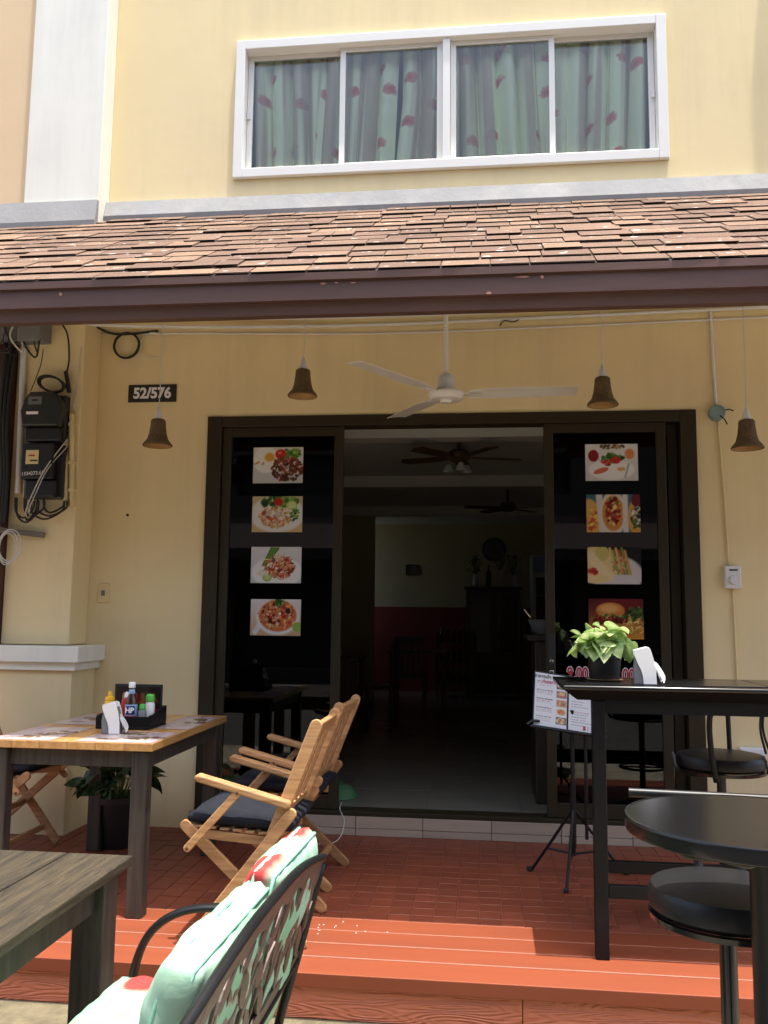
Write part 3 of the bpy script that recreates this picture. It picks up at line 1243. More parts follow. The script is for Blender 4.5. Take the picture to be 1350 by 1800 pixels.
for r in range(ROWS):
    x = RX0 + random.uniform(-0.2, 0.0)
    while x < RX1:
        w = random.choice((0.13, 0.17, 0.2, 0.24, 0.28, 0.33)) * random.uniform(0.92, 1.08)
        xc = x + w / 2
        base = r * ex + random.uniform(-0.003, 0.003) * (1 if r else 0.3)
        th = random.choice((0.003, 0.004, 0.006, 0.0105)) if r else 0.005
        if r and random.random() < 0.45:
            base -= 0.01
        lx0, lx1 = -2.4 - 1.05 * r / ROWS, 1.3 + 0.55 * r / ROWS
        p0 = Vector((xc, EY + math.cos(sang) * base, EZ + math.sin(sang) * base))
        p0 += nd * (0.004 if r == 0 else 0.008)
        M = Matrix.Translation(p0) @ Matrix.Rotation(sang - 0.045, 4, 'X') @ Matrix.Diagonal((w - 0.006, ex * 1.22, th, 1))
        if lx0 < x + w and x < lx1:
            s = bpy.data.objects.new('shingle', sh_me[random.randrange(3)])
            COL.objects.link(s)
            s.parent = roof
            s.matrix_basis = M
        else:
            b2 = bmesh.new()
            box(b2, -0.5, 0.5, 0, 1, 0, 1)
            b2.normal_update()
            for f in b2.faces:
                f.material_index = 1 if f.calc_center_median().y < 0.01 else 0
            b2.transform(M)
            nf = len(far.faces)
            join(far, b2)
            far.faces.ensure_lookup_table()
            tv = random.random()
            for f in far.faces[nf:]:
                f[tone_l] = tv
        x += w
o = obj('shingle_field', far, ['shingle', 'shingle_edge'], roof)
o['kind'] = 'stuff'
obj('roof_flashing', PR([(-0.001, TZ - 0.03), (-0.001, 4.172), (-0.05, 4.165), (-0.085, TZ + 0.02), (-0.075, TZ - 0.02)], f_roof, -2.599, RX1, 0.004), 'grey_cement', sh)
obj('roof_flashing', PR([(-0.1605, 3.88), (-0.1605, 4.125), (-0.185, 4.12), (-0.215, 3.965), (-0.21, 3.9)], f_roof, RX0, -2.597, 0.004), 'grey_cement', sh)
bm = bmesh.new()
prism(bm, [(EY + 0.012, 2.91), (EY + 0.05, 2.91), (EY + 0.05, 2.795), (EY + 0.012, 2.795)], f_roof, RX0, RX1, 0.003)
obj('fascia_board', bm, 'maroon_paint', sh)
obj('gutter_board', PR([(EY + 0.04, 2.794), (EY + 0.1, 2.794), (EY + 0.1, 2.737), (EY + 0.05, 2.737)], f_roof, RX0, RX1, 0.004), 'maroon_paint', sh)
obj('gutter_board', PR([(EY - 0.004, 2.92), (EY + 0.011, 2.92), (EY + 0.011, 2.885), (EY - 0.004, 2.885)], f_roof, RX0, RX1), 'maroon_paint', sh)
obj('soffit', PR([(EY + 0.1, 2.88), (EY + 0.1, 2.9), (-1.05, 3.36), (-0.002, 3.36), (-0.002, 3.34), (-1.04, 3.34)], f_roof, RX0, RX1), 'soffit_paint', sh)
for x in (-4.2, -2.95, 2.45, 3.3):
    obj('soffit_batten', B(x, x + 0.05, -1.0, -0.26, 3.3, 3.339), 'soffit_paint', sh)
# flaked paint patches on the fascia
for (x, z, w, h) in ((0.17, 2.872, 0.07, 0.01), (0.26, 2.868, 0.02, 0.018), (-0.74, 2.87, 0.03, 0.012), (-0.68, 2.872, 0.02, 0.009), (-2.02, 2.86, 0.018, 0.02), (-0.6, 2.87, 0.03, 0.007), (0.02, 2.8, 0.03, 0.014)):
    pts = [(x + w * (0.5 * math.cos(a) * random.uniform(.6, 1.1)), z + h * 0.5 * math.sin(a) * random.uniform(.6, 1.1)) for a in [k * 0.7 for k in range(9)]]
    obj('paint_flake', PR(pts, XZ, EY + 0.0095 if True else 0, EY + 0.0115 if True else 0), 'pale_edge', sh)

# step under the doors
step = obj('door_step', B(-1.86, 1.33, -0.012, -0.0005, -0.003, DZ0 - 0.004), 'tile_joint', sh)
xs = [-1.86, -1.63, -1.21, -0.795, -0.38, 0.038, 0.455, 0.873, 1.29]
for a, b in zip(xs[:-1], xs[1:]):
    obj('step_tile', B(a + 0.002, b - 0.002, -0.03, -0.013, 0.042, DZ0 + 0.001, bev=0.0015, seg=1), 'step_tile', step)
    obj('step_tile', B(a + 0.002, b - 0.002, -0.03, -0.013, -0.002, 0.039, bev=0.0015, seg=1), 'step_tile', step)

# upper window
win = part_of('window', sh)
bm = frame_bm(WX0 + 0.003, WX1 - 0.003, WZ0 + 0.003, WZ1 - 0.003, 0.065, -0.035, 0.1, 0.004)
obj('window_frame', bm, 'white_alu', win)
obj('mullion', B(-0.275, -0.225, -0.02, 0.09, WZ0 + 0.07, WZ1 - 0.07, bev=0.003), 'white_alu', win)
wz0, wz1 = WZ0 + 0.069, WZ1 - 0.069
for (a, b, yy) in ((-1.645, -0.945, 0.055), (-0.985, -0.277, 0.02), (-0.223, 0.475, 0.02), (0.44, 1.13, 0.055)):
    obj('sash', frame_bm(a, b, wz0, wz1, 0.038, yy, yy + 0.028, 0.002, wb=0.032, wt=0.03), 'white_alu', win)
    obj('pane', B(a + 0.03, b - 0.03, yy + 0.011, yy + 0.017, wz0 + 0.025, wz1 - 0.025), 'window_glass', win)
for x in (-1.632, 1.117):
    obj('latch', B(x - 0.012, x + 0.012, 0.04, 0.054, 4.78, 4.84, bev=0.003), 'white_plastic', win)

# sliding doors
frame = bmesh.new()
box(frame, DX0 + 0.002, DX0 + 0.1, -0.02, 0.12, DZ0 + 0.03, DZ1 - 0.002, bev=0.003)
box(frame, DX1 - 0.1, DX1 - 0.002, -0.02, 0.12, DZ0 + 0.03, DZ1 - 0.002, bev=0.003)
box(frame, DX0 + 0.101, DX1 - 0.101, -0.018, 0.118, DZ1 - 0.075, DZ1 - 0.003, bev=0.003)
box(frame, DX0 + 0.002, DX1 - 0.002, -0.024, 0.12, DZ0 + 0.0015, DZ0 + 0.029, bev=0.003)
obj('door_frame', frame, 'bronze_frame', sh)
z0, z1 = DZ0 + 0.032, DZ1 - 0.077
panels = []
for (a, b, yy, lbl) in ((-1.725, -0.915, 0.0, 'l'), (0.375, 1.13, 0.0, 'r'), (-1.7, -0.93, 0.06, 'l2'), (0.44, 1.21, 0.06, 'r2')):
    p = part_of('sliding_door', sh)
    obj('door_rail', frame_bm(a, b, z0, z1, 0.06, yy, yy + 0.04, 0.003, wb=0.085, wt=0.06), 'bronze_frame', p)
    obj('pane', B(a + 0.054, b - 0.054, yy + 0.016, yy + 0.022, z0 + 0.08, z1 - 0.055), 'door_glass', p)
    panels.append(p)
bm = bmesh.new()
lathe(bm, [(0.0, -0.016), (0.008, -0.016), (0.014, -0.01), (0.014, 0.0)], (0.409, -0.001, 1.075), 14, axis='y')
box(bm, 0.395, 0.423, -0.008, -0.0005, 0.98, 1.02, bev=0.003)
obj('door_lock', bm, 'chrome', panels[1])
obj('pull_plate', B(0.388, 0.43, -0.006, -0.0006, 1.04, 1.24, bev=0.003), 'meter_grey', panels[1])
# hours lettering on the glass: white outline under red letters
for s, size, x, z in (('OPEN', 0.1, 0.79, 1.168), ('9.00', 0.105, 0.569, 1.0), ('-', 0.1, 0.72, 1.0), ('9.00 pm.', 0.105, 0.915, 0.996)):
    lettering(s, size, (x, 0.0135, z), 'ink_white', panels[1], bold=0.007, sx=0.72)
    lettering(s, size, (x, 0.0118, z), 'ink_red', panels[1], bold=0.0022, sx=0.72)

# interior room
FZ, CZ, BY = 0.135, 2.87, 9.0
room = bmesh.new()
box(room, -2.75, -2.6, 0.141, 8.4, FZ - 0.1, 3.1)
box(room, -2.75, -2.6, 8.401, BY + 0.15, FZ - 0.1, 1.3)  # opening above this sill is added, out of view, to brighten the room
box(room, -2.75, -2.6, 8.85, BY + 0.15, 1.301, 3.1)
box(room, 1.9, 2.05, 0.141, BY + 0.15, FZ - 0.1, 3.1)
box(room, -2.6, 1.9, BY, BY + 0.15, 1.5, 3.1)
obj('interior_wall', room, 'interior_wall', sh)
obj('interior_dado', B(-2.6, 1.9, BY - 0.004, BY + 0.15, FZ - 0.1, 1.499), 'interior_red', sh)
obj('partition_wall', B(-2.599, -1.62, 7.3, 7.42, FZ + 0.003, CZ - 0.003), 'interior_wall', sh)
cl = obj('interior_ceiling', B(-2.75, 2.05, 0.141, BY + 0.15, CZ, CZ + 0.12), 'interior_ceiling', sh)
for y in (1.25, 3.9, 6.6):
    obj('ceiling_beam', B(-2.599, 1.899, y, y + 0.2, 2.75, CZ - 0.001), 'interior_ceiling', sh)
obj('light_recess', frame_bm(-1.4, 0.9, 0, 1, 0.1, 0, 1), 'interior_ceiling', sh).hide_render = False
bpy.data.objects.remove(bpy.data.objects['light_recess'])
fl = obj('interior_floor', B(-2.75, 2.05, 0.002, BY + 0.15, FZ - 0.13, FZ - 0.004), 'tile_joint', sh)
ft = bpy.data.meshes.new('floor_tile')
bm = B(0.003, 0.597, 0.003, 0.597, -0.006, 0, bev=0.001, seg=1)
bm.to_mesh(ft)
bm.free()
ft.materials.append(MATS['interior_tile'])
for i in range(8):
    for j in range(15):
        t = bpy.data.objects.new('floor_tile', ft)
        COL.objects.link(t)
        t.location = (-2.75 + i * 0.6 - 0.02, 0.125 + j * 0.6, FZ)
        t.parent = fl
# floor box above the room and behind the window, so the upper room is closed too
up_room = bmesh.new()
box(up_room, -2.75, 2.05, 3.4, 3.55, 3.7, 6.2)
box(up_room, -2.75, -2.6, 0.141, 3.4, 3.7, 6.2)
box(up_room, 1.9, 2.05, 0.141, 3.4, 3.7, 6.2)
box(up_room, -2.6, 1.9, 0.141, 3.4, 3.7, 3.8)
box(up_room, -2.6, 1.9, 0.141, 3.4, 5.9, 6.0)
obj('upper_room', up_room, 'interior_wall', sh)

# neighbour on the left
nb = thing('neighbouring_shophouse', 'orange painted house next door at the left edge with a red post', 'building', (-4.5, 0, 0))
obj('wall', B(-9, -3.142, -0.12, 0.2, 3.36, 9.2), 'orange_paint', nb)
obj('wall', B(-9, -3.61, -0.12, 0.2, -0.168, 3.358), 'orange_paint', nb)
obj('door_post', B(-3.42, -3.062, -0.3, -0.001, 1.137, 3.33, bev=0.006), 'post_red', nb)

# across the street (seen only as reflection in the glass)
op = thing('opposite_shophouse', 'cream house across the street with a brown awning', 'building', (0, -15, -0.17))
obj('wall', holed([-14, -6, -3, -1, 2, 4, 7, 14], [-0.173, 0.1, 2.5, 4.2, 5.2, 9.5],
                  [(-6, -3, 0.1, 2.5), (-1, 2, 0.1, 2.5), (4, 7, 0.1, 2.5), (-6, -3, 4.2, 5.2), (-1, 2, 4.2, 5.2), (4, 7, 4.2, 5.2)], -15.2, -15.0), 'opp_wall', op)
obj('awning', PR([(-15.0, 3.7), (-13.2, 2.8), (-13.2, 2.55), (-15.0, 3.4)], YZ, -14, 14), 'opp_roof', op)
obj('doorway', B(-13.9, 13.9, -15.6, -15.5, -0.173, 5.5), 'opp_dark', op)  # dark sheet painting in the shade of the rooms behind the openings
for a, b, nm in ((-14, 14, 0),):
    for k, (y, z) in enumerate(((-11.8, 6.4), (-11.9, 6.9), (-12.0, 7.3), (-11.7, 5.9))):
        c = obj('power_cable', T([(-30, y, z + .5), (-12, y, z - .05), (0, y, z - .25 + .05 * k), (14, y, z), (30, y, z + .6)], 0.018, n=6), 'black_rubber')
        tag(c, ['lowest', 'second lowest', 'second highest', 'highest'][[1, 2, 3, 0][k]] + ' black power cable strung above the far side of the street', 'cable', 'power cables over the street')

# ================================================================== THINGS ON THE FACADE
# curtains
CUR = ((-1.66, -1.13, 1, 'leftmost mint curtain with red roses behind the first window pane'),
       (-1.16, -0.60, 2, 'mint rose curtain behind the second window pane, left of a dark gap'),
       (-0.57, -0.16, 3, 'narrow mint rose curtain beside the middle window mullion'),
       (-0.2, 0.52, 4, 'mint rose curtain hanging behind the third window pane'),
       (0.50, 1.14, 5, 'rightmost mint rose curtain behind the fourth window pane'))
for (a, b, sd, lb) in CUR:
    r_ = random.Random(sd)
    bm = bmesh.new()
    uvl = bm.loops.layers.uv.new('UVMap')
    nx, nz = 90, 16
    nf = (b - a) / 0.135
    ph = r_.uniform(0, 6)
    g = []
    for i in range(nx + 1):
        col = []
        for j in range(nz + 1):
            u, v = i / nx, j / nz
            xx = a + (b - a) * u
            pull = (1 - v) * 0.05 * math.sin(sd * 2.1) * (1 if sd != 3 else 2)
            amp = 0.04 + 0.015 * math.sin(u * 11 + ph)
            y = 0.152 + amp * math.sin(2 * math.pi * nf * u + ph + 0.5 * math.sin(v * 2 + sd)) + 0.014 * math.sin(5.3 * nf * u + ph * 2)
            x = xx + pull + 0.018 * math.cos(2 * math.pi * nf * u + ph)
            if sd == 3 and v < 0.6:
                x -= (0.6 - v) * 0.12 * (1 - u)
            col.append(bm.verts.new((x, y, 4.25 + 1.15 * v)))
        g.append(col)
    for i in range(nx):
        for j in range(nz):
            f = bm.faces.new((g[i][j], g[i + 1][j], g[i + 1][j + 1], g[i][j + 1]))
            for l, (p, q) in zip(f.loops, ((i, j), (i + 1, j), (i + 1, j + 1), (i, j + 1))):
                l[uvl].uv = (a * 1.3 + (b - a) * 1.3 * p / nx + sd * 3.3, 1.15 * q / nz)
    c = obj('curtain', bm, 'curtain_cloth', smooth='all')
    tag(c, lb, 'curtain', 'curtains in the upper window')
rod = obj('curtain_rod', T([(-1.7, 0.2, 5.41), (1.18, 0.2, 5.41)], 0.012, smooth=0), 'white_alu')
tag(rod, 'white rod carrying the curtains inside the upper window', 'curtain rod')

# house number
hn = thing('house_number_sign', 'black plate with white numbers 52/576 on the yellow wall', 'sign', (-2.225, 0, 2.82))
obj('plate', B(-2.393, -2.057, -0.008, -0.001, 2.757, 2.877, bev=0.001), 'sign_black', hn)
lettering('52/576', 0.1, (-2.225, -0.0088, 2.815), 'ink_white', hn, bold=0.0038, sx=0.95)

# bell lamps
def bell_lamp(x, y, z, label):
    """z is the rim height"""
    t = thing('bell_lamp', label, 'pendant lamp', (x, y, z), 'rusty bell lamps under the awning')
    prof = [(0.083, 0.0), (0.086, 0.006), (0.078, 0.018), (0.06, 0.04), (0.05, 0.075), (0.044, 0.12), (0.042, 0.15), (0.036, 0.158), (0.0, 0.16)]
    bm = bmesh.new()
    lathe(bm, prof + [], (x, y, z), 28)
    obj('shade', bm, 'lamp_shade', t, 'all')
    lathe_in = [(0.079, 0.003), (0.07, 0.018), (0.055, 0.04), (0.0, 0.045)]
    obj('shade_lining', LT(lathe_in, (x, y, z - 0.002), 24), 'lamp_inside', t, 'all')
    obj('cap', LT([(0.026, 0.159), (0.024, 0.17), (0.006, 0.232), (0.0, 0.234)], (x, y, z), 16), 'white_plastic', t, 'all')
    top = 3.339 if y > -1.05 else 3.2
    obj('cord', T([(x, y, z + 0.23), (x + 0.004, y, (z + top) / 2), (x, y, top)], 0.0028, n=6), 'white_rubber', t)
    return t


bell_lamp(-1.885, -0.75, 2.305, 'bell lamp hanging in front of the house number plate')
bell_lamp(-1.035, -0.75, 2.585, 'bell lamp hanging left of the white ceiling fan')
bell_lamp(0.648, -0.75, 2.505, 'bell lamp hanging right of the white ceiling fan')
bell_lamp(1.405, -0.75, 2.255, 'bell lamp at the right edge beside the round junction box')

# white porch fan
fan = thing('ceiling_fan', 'white three bladed ceiling fan hanging under the awning', 'fan', (-0.214, -0.75, 2.58))
fx, fy, fz = -0.214, -0.75, 2.575
obj('down_rod', T([(fx, fy, fz + 0.1), (fx - 0.004, fy, 3.338)], 0.013, smooth=0, n=12), 'ivory_enamel', fan, True)
obj('motor_housing', LT([(0.0, -0.042), (0.03, -0.041), (0.035, -0.03), (0.085, -0.024), (0.1, -0.008), (0.102, 0.012), (0.092, 0.024), (0.05, 0.032), (0.0, 0.034)], (fx, fy, fz), 32), 'ivory_enamel', fan, True)
obj('canopy_cup', LT([(0.052, 0.034), (0.05, 0.1), (0.04, 0.115), (0.016, 0.13), (0.0, 0.131)], (fx, fy, fz), 24), 'white_plastic', fan, True)
for a in (4, 118, 234):
    ca, sa = math.cos(R(a)), math.sin(R(a))
    bm = bmesh.new()
    n = 14
    rows = []
    for i in range(n + 1):
        s = i / n
        rr = 0.13 + 0.6 * s
        hw = 0.04 + 0.034 * min(1, s * 5) - 0.012 * s
        rows.append([(rr, -hw, 0.012 - 0.003 * s), (rr, -hw * 0.2, 0.005), (rr + (0.012 if i == n else 0), hw, -0.011 + 0.002 * s)])
    up_ = [[bm.verts.new((fx + ca * p - sa * q, fy + sa * p + ca * q, fz + 0.012 + z + 0.03 * (p - .1))) for p, q, z in r] for r in rows]
    dn_ = [[bm.verts.new((fx + ca * p - sa * q, fy + sa * p + ca * q, fz + 0.0085 + z + 0.03 * (p - .1))) for p, q, z in r] for r in rows]
    for i in range(n):
        for k in range(2):
            bm.faces.new((up_[i][k], up_[i + 1][k], up_[i + 1][k + 1], up_[i][k + 1]))
            bm.faces.new((dn_[i][k], dn_[i][k + 1], dn_[i + 1][k + 1], dn_[i + 1][k]))
        bm.faces.new((up_[i][0], dn_[i][0], dn_[i + 1][0], up_[i + 1][0]))
        bm.faces.new((up_[i][2], up_[i + 1][2], dn_[i + 1][2], dn_[i][2]))
    for r in (0, n):
        bm.faces.new((up_[r][0], up_[r][1], up_[r][2], dn_[r][2], dn_[r][1], dn_[r][0]))
    bl = obj('blade', bm, 'ivory_enamel', fan)
    obj('blade_arm', BM((fx + ca * 0.08, fy + sa * 0.08, fz + 0.008), (fx + ca * 0.2, fy + sa * 0.2, fz + 0.005), 0.04, 0.006), 'ivory_enamel', bl)

# conduits and cables along the wall
def cable(name, pts, r, m, label, cat='cable', n=7, smooth=6):
    o = obj(name, T(pts, r, n=n, smooth=smooth), m, None, 'all')
    tag(o, label, cat)
    return o


cable('conduit', [(-2.985, -0.27, 3.245), (-2.3, -0.16, 3.235), (-1.6, -0.06, 3.245), (-0.66, -0.015, 3.25), (0.6, -0.015, 3.272), (1.9, -0.015, 3.3)], 0.011, 'white_plastic', 'upper white conduit running along the wall just under the awning', 'conduit')
cable('conduit', [(-2.6, -0.015, 3.235), (-1.9, -0.015, 3.222), (-0.66, -0.015, 3.19), (0.5, -0.015, 3.205), (1.9, -0.015, 3.235)], 0.006, 'white_plastic', 'lower thin white conduit along the wall above the fan', 'conduit')
cable('conduit', [(-2.2, -0.02, 3.32), (-0.6, -0.02, 3.3), (1.0, -0.02, 3.325), (1.9, -0.02, 3.33)], 0.006, 'white_plastic', 'topmost thin conduit in the corner of wall and soffit', 'conduit')
cable('wire', [(0.1, -0.012, 3.22), (0.13, -0.03, 3.25), (0.19, -0.03, 3.24), (0.24, -0.012, 3.27)], 0.004, 'black_rubber', 'short frayed black wire end on the wall above the fan', 'wire')
cable('cable_coil', ring_path((-2.413, -0.02, 3.148), 0.088, 'y', 30, 0.008, 2.0, -0.012), 0.0075, 'black_rubber', 'thick black cable ring hanging on the wall under the awning', 'cable', smooth=1)
cable('cable_coil', ring_path((-2.225, -0.018, 3.145), 0.09, 'y', 24, 0.03, 1.7, -0.01), 0.0025, 'white_rubber', 'thin pale wire ring beside the thick black cable ring', 'wire', smooth=1)
cable('cable', [(-2.9, -0.27, 3.36), (-2.72, -0.27, 3.3), (-2.62, -0.1, 3.27), (-2.52, -0.025, 3.235), (-2.36, -0.02, 3.232), (-2.2, -0.02, 3.245)], 0.009, 'black_rubber', 'black cable sagging from the awning corner to the cable ring')
cable('cable', [(-2.85, -0.3, 3.3), (-2.72, -0.29, 3.18), (-2.69, -0.28, 3.0), (-2.705, -0.28, 2.86)], 0.006, 'black_rubber', 'black cable dropping to the crimped joint right of the meters')
cable('cable_joint', [(-2.705, -0.285, 2.9), (-2.69, -0.285, 2.84), (-2.675, -0.28, 2.76)], 0.014, 'black_rubber', 'thick crimped black cable joint above the cream pipes')
cable('cable_coil', [(p[0], p[1], p[2]) for p in [(-2.785 + 0.085 * math.cos(k * .24), -0.29 - 0.0006 * k, 2.81 + 0.05 * math.sin(k * .24) - 0.02 * math.cos(k * .24)) for k in range(70)]], 0.007, 'black_rubber', 'oval coil of black cable above the upper electricity meter', smooth=1)
cable('wire', [(-2.86, -0.3, 3.05), (-2.87, -0.3, 2.95), (-2.9, -0.3, 2.85), (-2.93, -0.3, 2.77)], 0.003, 'black_rubber', 'thin black wire hanging down to the upper meter')
cable('wire', [(-2.61, -0.2, 3.2), (-2.625, -0.255, 3.05), (-2.63, -0.256, 2.9), (-2.64, -0.256, 2.75), (-2.66, -0.256, 2.66)], 0.004, 'white_rubber', 'pale wire running down the pilaster corner to the cream pipes')
cable('wire', [(-2.66, -0.3, 2.45), (-2.75, -0.385, 2.25), (-2.82, -0.39, 2.1), (-2.88, -0.36, 1.98), (-2.9, -0.3, 1.93)], 0.004, 'white_rubber', 'longer white wire slanting across the lower meter', 'wire')
cable('wire', [(-2.66, -0.3, 2.4), (-2.74, -0.382, 2.24), (-2.8, -0.39, 2.1), (-2.86, -0.36, 1.98), (-2.87, -0.3, 1.94)], 0.003, 'white_rubber', 'shorter white wire slanting beside its twin across the lower meter', 'wire')
for k, (x, w, lb) in enumerate(((-2.7, 0.017, 'left cream pipe of the pair beside the meters'), (-2.655, 0.017, 'right cream pipe of the pair beside the meters'))):
    p = thing('cream_pipe', lb, 'pipe', (x, -0.27, 2.02), 'cream pipes beside the meters')
    obj('pipe', T([(x, -0.27, 2.62), (x + 0.035, -0.27, 2.02)], w, n=10, smooth=0), 'cream_plastic', p, True)
    for z in (2.55, 2.3, 2.12):
        xx = x + 0.035 * (2.62 - z) / 0.6
        obj('saddle_clip', B(xx - 0.02, xx + 0.02, -0.287, -0.2505, z - 0.01, z + 0.01, bev=0.002), 'cream_plastic', p)
p = thing('grey_pipe', 'grey pipe left of the electricity meters', 'pipe', (-2.99, -0.27, 2.1))
obj('pipe', T([(-3.01, -0.275, 3.06), (-2.99, -0.275, 2.1)], 0.02, n=10, smooth=0), 'white_plastic', p, True)
p = thing('cream_pipe', 'short cream pipe stub below the lower meter', 'pipe', (-2.93, -0.27, 2.0), 'cream pipes beside the meters')
obj('pipe', T([(-2.93, -0.28, 2.16), (-2.925, -0.28, 2.0)], 0.02, n=10, smooth=0), 'cream_plastic', p, True)
# bundle of black leads below the meters
for k, (xa, xb, dp) in enumerate(((-2.99, -2.86, 0.13), (-2.98, -2.83, 0.16), (-2.93, -2.79, 0.12), (-2.88, -2.66, 0.14), (-2.84, -2.64, 0.12), (-2.8, -2.66, 0.1), (-2.92, -2.84, 0.15))):
    zt = 2.07
    cable('lead', [(xa, -0.3, zt), (xa + 0.01, -0.3, zt - dp * 0.7), ((xa + xb) / 2, -0.3 - 0.006 * k, zt - dp), (xb - 0.01, -0.3, zt - dp * 0.6), (xb, -0.3, zt - 0.02)], 0.0065, 'black_rubber',
          ['first', 'second', 'third', 'fourth', 'fifth', 'sixth', 'seventh'][k] + ' black lead from the left looping under the lower meter')['group'] = 'black leads under the meters'

# meters
def meter(x0, x1, z0, z1, label, hood):
    t = thing('electricity_meter', label, 'meter', ((x0 + x1) / 2, -0.25, z0))
    y = -0.252
    w = x1 - x0
    obj('back_box', B(x0, x1, y - 0.06, y, z0, z1, bev=0.012), 'meter_grey', t)
    if hood:
        prof = [(x0 + 0.015, z0 + 0.1), (x0 + 0.0, z0 + 0.2), (x0 + 0.02, z1 - 0.04), (x0 + 0.06, z1 + 0.01), (x1 - 0.06, z1 + 0.01), (x1 - 0.005, z1 - 0.05), (x1 + 0.01, z0 + 0.2), (x1 - 0.02, z0 + 0.1)]
        obj('cover', PR(prof, XZ, y - 0.13, y - 0.061, 0.012), 'meter_grey', t)
        obj('terminal_cover', B(x0 + 0.03, x1 - 0.01, y - 0.11, y - 0.061, z0 + 0.005, z0 + 0.095, bev=0.01), 'black_plastic', t)
        obj('dial', B(x0 + 0.055, x0 + 0.145, y - 0.1335, y - 0.131, z1 - 0.075, z1 - 0.025), 'grey_plastic', t)
        obj('counter', B(x0 + 0.08, x0 + 0.12, y - 0.135, y - 0.134, z1 - 0.055, z1 - 0.042), 'ink_dark', t)
        obj('sticker', B(x0 + 0.045, x0 + 0.125, y - 0.1335, y - 0.131, z1 - 0.14, z1 - 0.122), 'paper', t)
    else:
        obj('cover', B(x0 + 0.005, x1 - 0.045, y - 0.12, y - 0.061, z0 + 0.12, z1, bev=0.01), 'black_plastic', t)
        obj('terminal_cover', B(x0 + 0.03, x1 - 0.03, y - 0.1, y - 0.061, z0 + 0.005, z0 + 0.115, bev=0.01), 'black_plastic', t)
        obj('dial', B(x0 + 0.04, x0 + 0.125, y - 0.1235, y - 0.121, z1 - 0.135, z1 - 0.045), 'cream_plastic', t)
        obj('counter', B(x0 + 0.06, x0 + 0.1, y - 0.125, y - 0.124, z1 - 0.085, z1 - 0.075), 'ink_red', t)
        obj('counter', B(x0 + 0.07, x0 + 0.12, y - 0.125, y - 0.124, z1 - 0.118, z1 - 0.108), 'ink_dark', t)
        lettering('1334273.61', 0.032, (x0 + 0.09, y - 0.1215, z0 + 0.155), 'ink_white', t, rot=(math.pi / 2, -0.06, 0))
    return t


meter(-2.95, -2.675, 2.42, 2.735, 'upper electricity meter with a smoky cover and a white sticker', True)
meter(-2.935, -2.67, 2.06, 2.41, 'lower black electricity meter with white handwritten digits', False)
# junction box high in the corner with tangled wires
jb = thing('cable_box', 'dark grey cable box high in the awning corner', 'box', (-2.95, -0.25, 3.1))
obj('body', B(-3.3, -2.83, -0.4, -0.251, 3.09, 3.29, bev=0.015), 'grey_plastic', jb)
obj('lid', B(-2.97, -2.82, -0.44, -0.401, 3.06, 3.2, bev=0.01), 'grey_plastic', jb)
for k in range(7):
    x = -3.18 + 0.045 * k
    r_ = random.Random(k)
    cable('wire', [(x, -0.41, 3.2), (x + r_.uniform(-.05, .08), -0.43, 3.1 - r_.uniform(0, .06)), (x + r_.uniform(0.02, .14), -0.43, 3.0 - r_.uniform(0, .05)), (x + r_.uniform(.05, .16), -0.42, 3.08)], 0.006 if k % 3 else 0.003,
          'black_rubber' if k != 4 else 'white_rubber', 'tangled wire number %s from the left below the corner cable box' % ['one', 'two', 'three', 'four', 'five', 'six', 'seven'][k], 'wire')['group'] = 'tangled wires at the cable box'
for k in range(3):
    cable('cable', [(-3.05 - .02 * k, -0.31 - .02 * k, 3.08), (-3.06 - .025 * k, -0.33, 2.6), (-3.04 - .02 * k, -0.32, 2.2), (-3.05 - .02 * k, -0.31, 1.9)], 0.012, 'black_rubber',
          ['right', 'middle', 'left'][k] + ' one of three thick black cables running down the red post')['group'] = 'black cables down the red post'
bt = obj('wooden_batten', BM((-3.3, -0.33, 1.885), (-2.79, -0.28, 1.83), 0.03, 0.035, bev=0.004), 'grey_batten')
tag(bt, 'grey wooden batten sticking out below the meters', 'batten')
for k in range(3):
    cable('cable_coil', [(-2.99 + (0.055 + .01 * k) * math.cos(a * .35) + .01 * k, -0.36 - 0.003 * k, 1.735 + 0.1 * math.sin(a * .35) + .012 * k) for a in range(19)], 0.004, 'white_rubber',
          ['inner', 'middle', 'outer'][k] + ' loop of white wire hanging from the batten', 'wire')['group'] = 'white wire loops on the batten'
# switches and sockets
sw = thing('wall_switch', 'small cream switch plate on the wall left of the door', 'switch', (-2.5, 0, 1.47))
obj('plate', B(-2.54, -2.46, -0.012, -0.001, 1.41, 1.535, bev=0.004), 'cream_plastic', sw)
obj('rocker', B(-2.512, -2.488, -0.018, -0.0125, 1.455, 1.49, bev=0.002), 'grey_plastic', sw)
dm = thing('fan_regulator', 'white wall regulator box with a dial right of the door', 'switch', (1.497, 0, 1.6))
obj('box', B(1.45, 1.545, -0.045, -0.001, 1.53, 1.668, bev=0.008), 'white_plastic', dm)
obj('dial', LT([(0.028, 0.0), (0.026, -0.014), (0.0, -0.015)], (1.5, -0.0455, 1.582), 20, axis='y'), 'white_plastic', dm, True)
obj('label_strip', B(1.475, 1.525, -0.0462, -0.0455, 1.638, 1.648), 'ink_dark', dm)
jn = thing('junction_box', 'round blue grey junction box on the wall right of the door', 'junction box', (1.437, 0, 2.62))
obj('box', LT([(0.047, 0.0), (0.05, -0.01), (0.048, -0.05), (0.04, -0.056), (0.038, -0.05), (0.0, -0.05)], (1.437, -0.001, 2.62), 22, axis='y'), 'teal_plastic', jn, True)
obj('loose_wire', T([(1.47, -0.04, 2.63), (1.5, -0.06, 2.635), (1.53, -0.06, 2.625)], 0.004), 'black_rubber', jn)
obj('loose_wire', T([(1.45, -0.05, 2.6), (1.475, -0.06, 2.57), (1.49, -0.06, 2.54)], 0.004), 'black_rubber', jn)
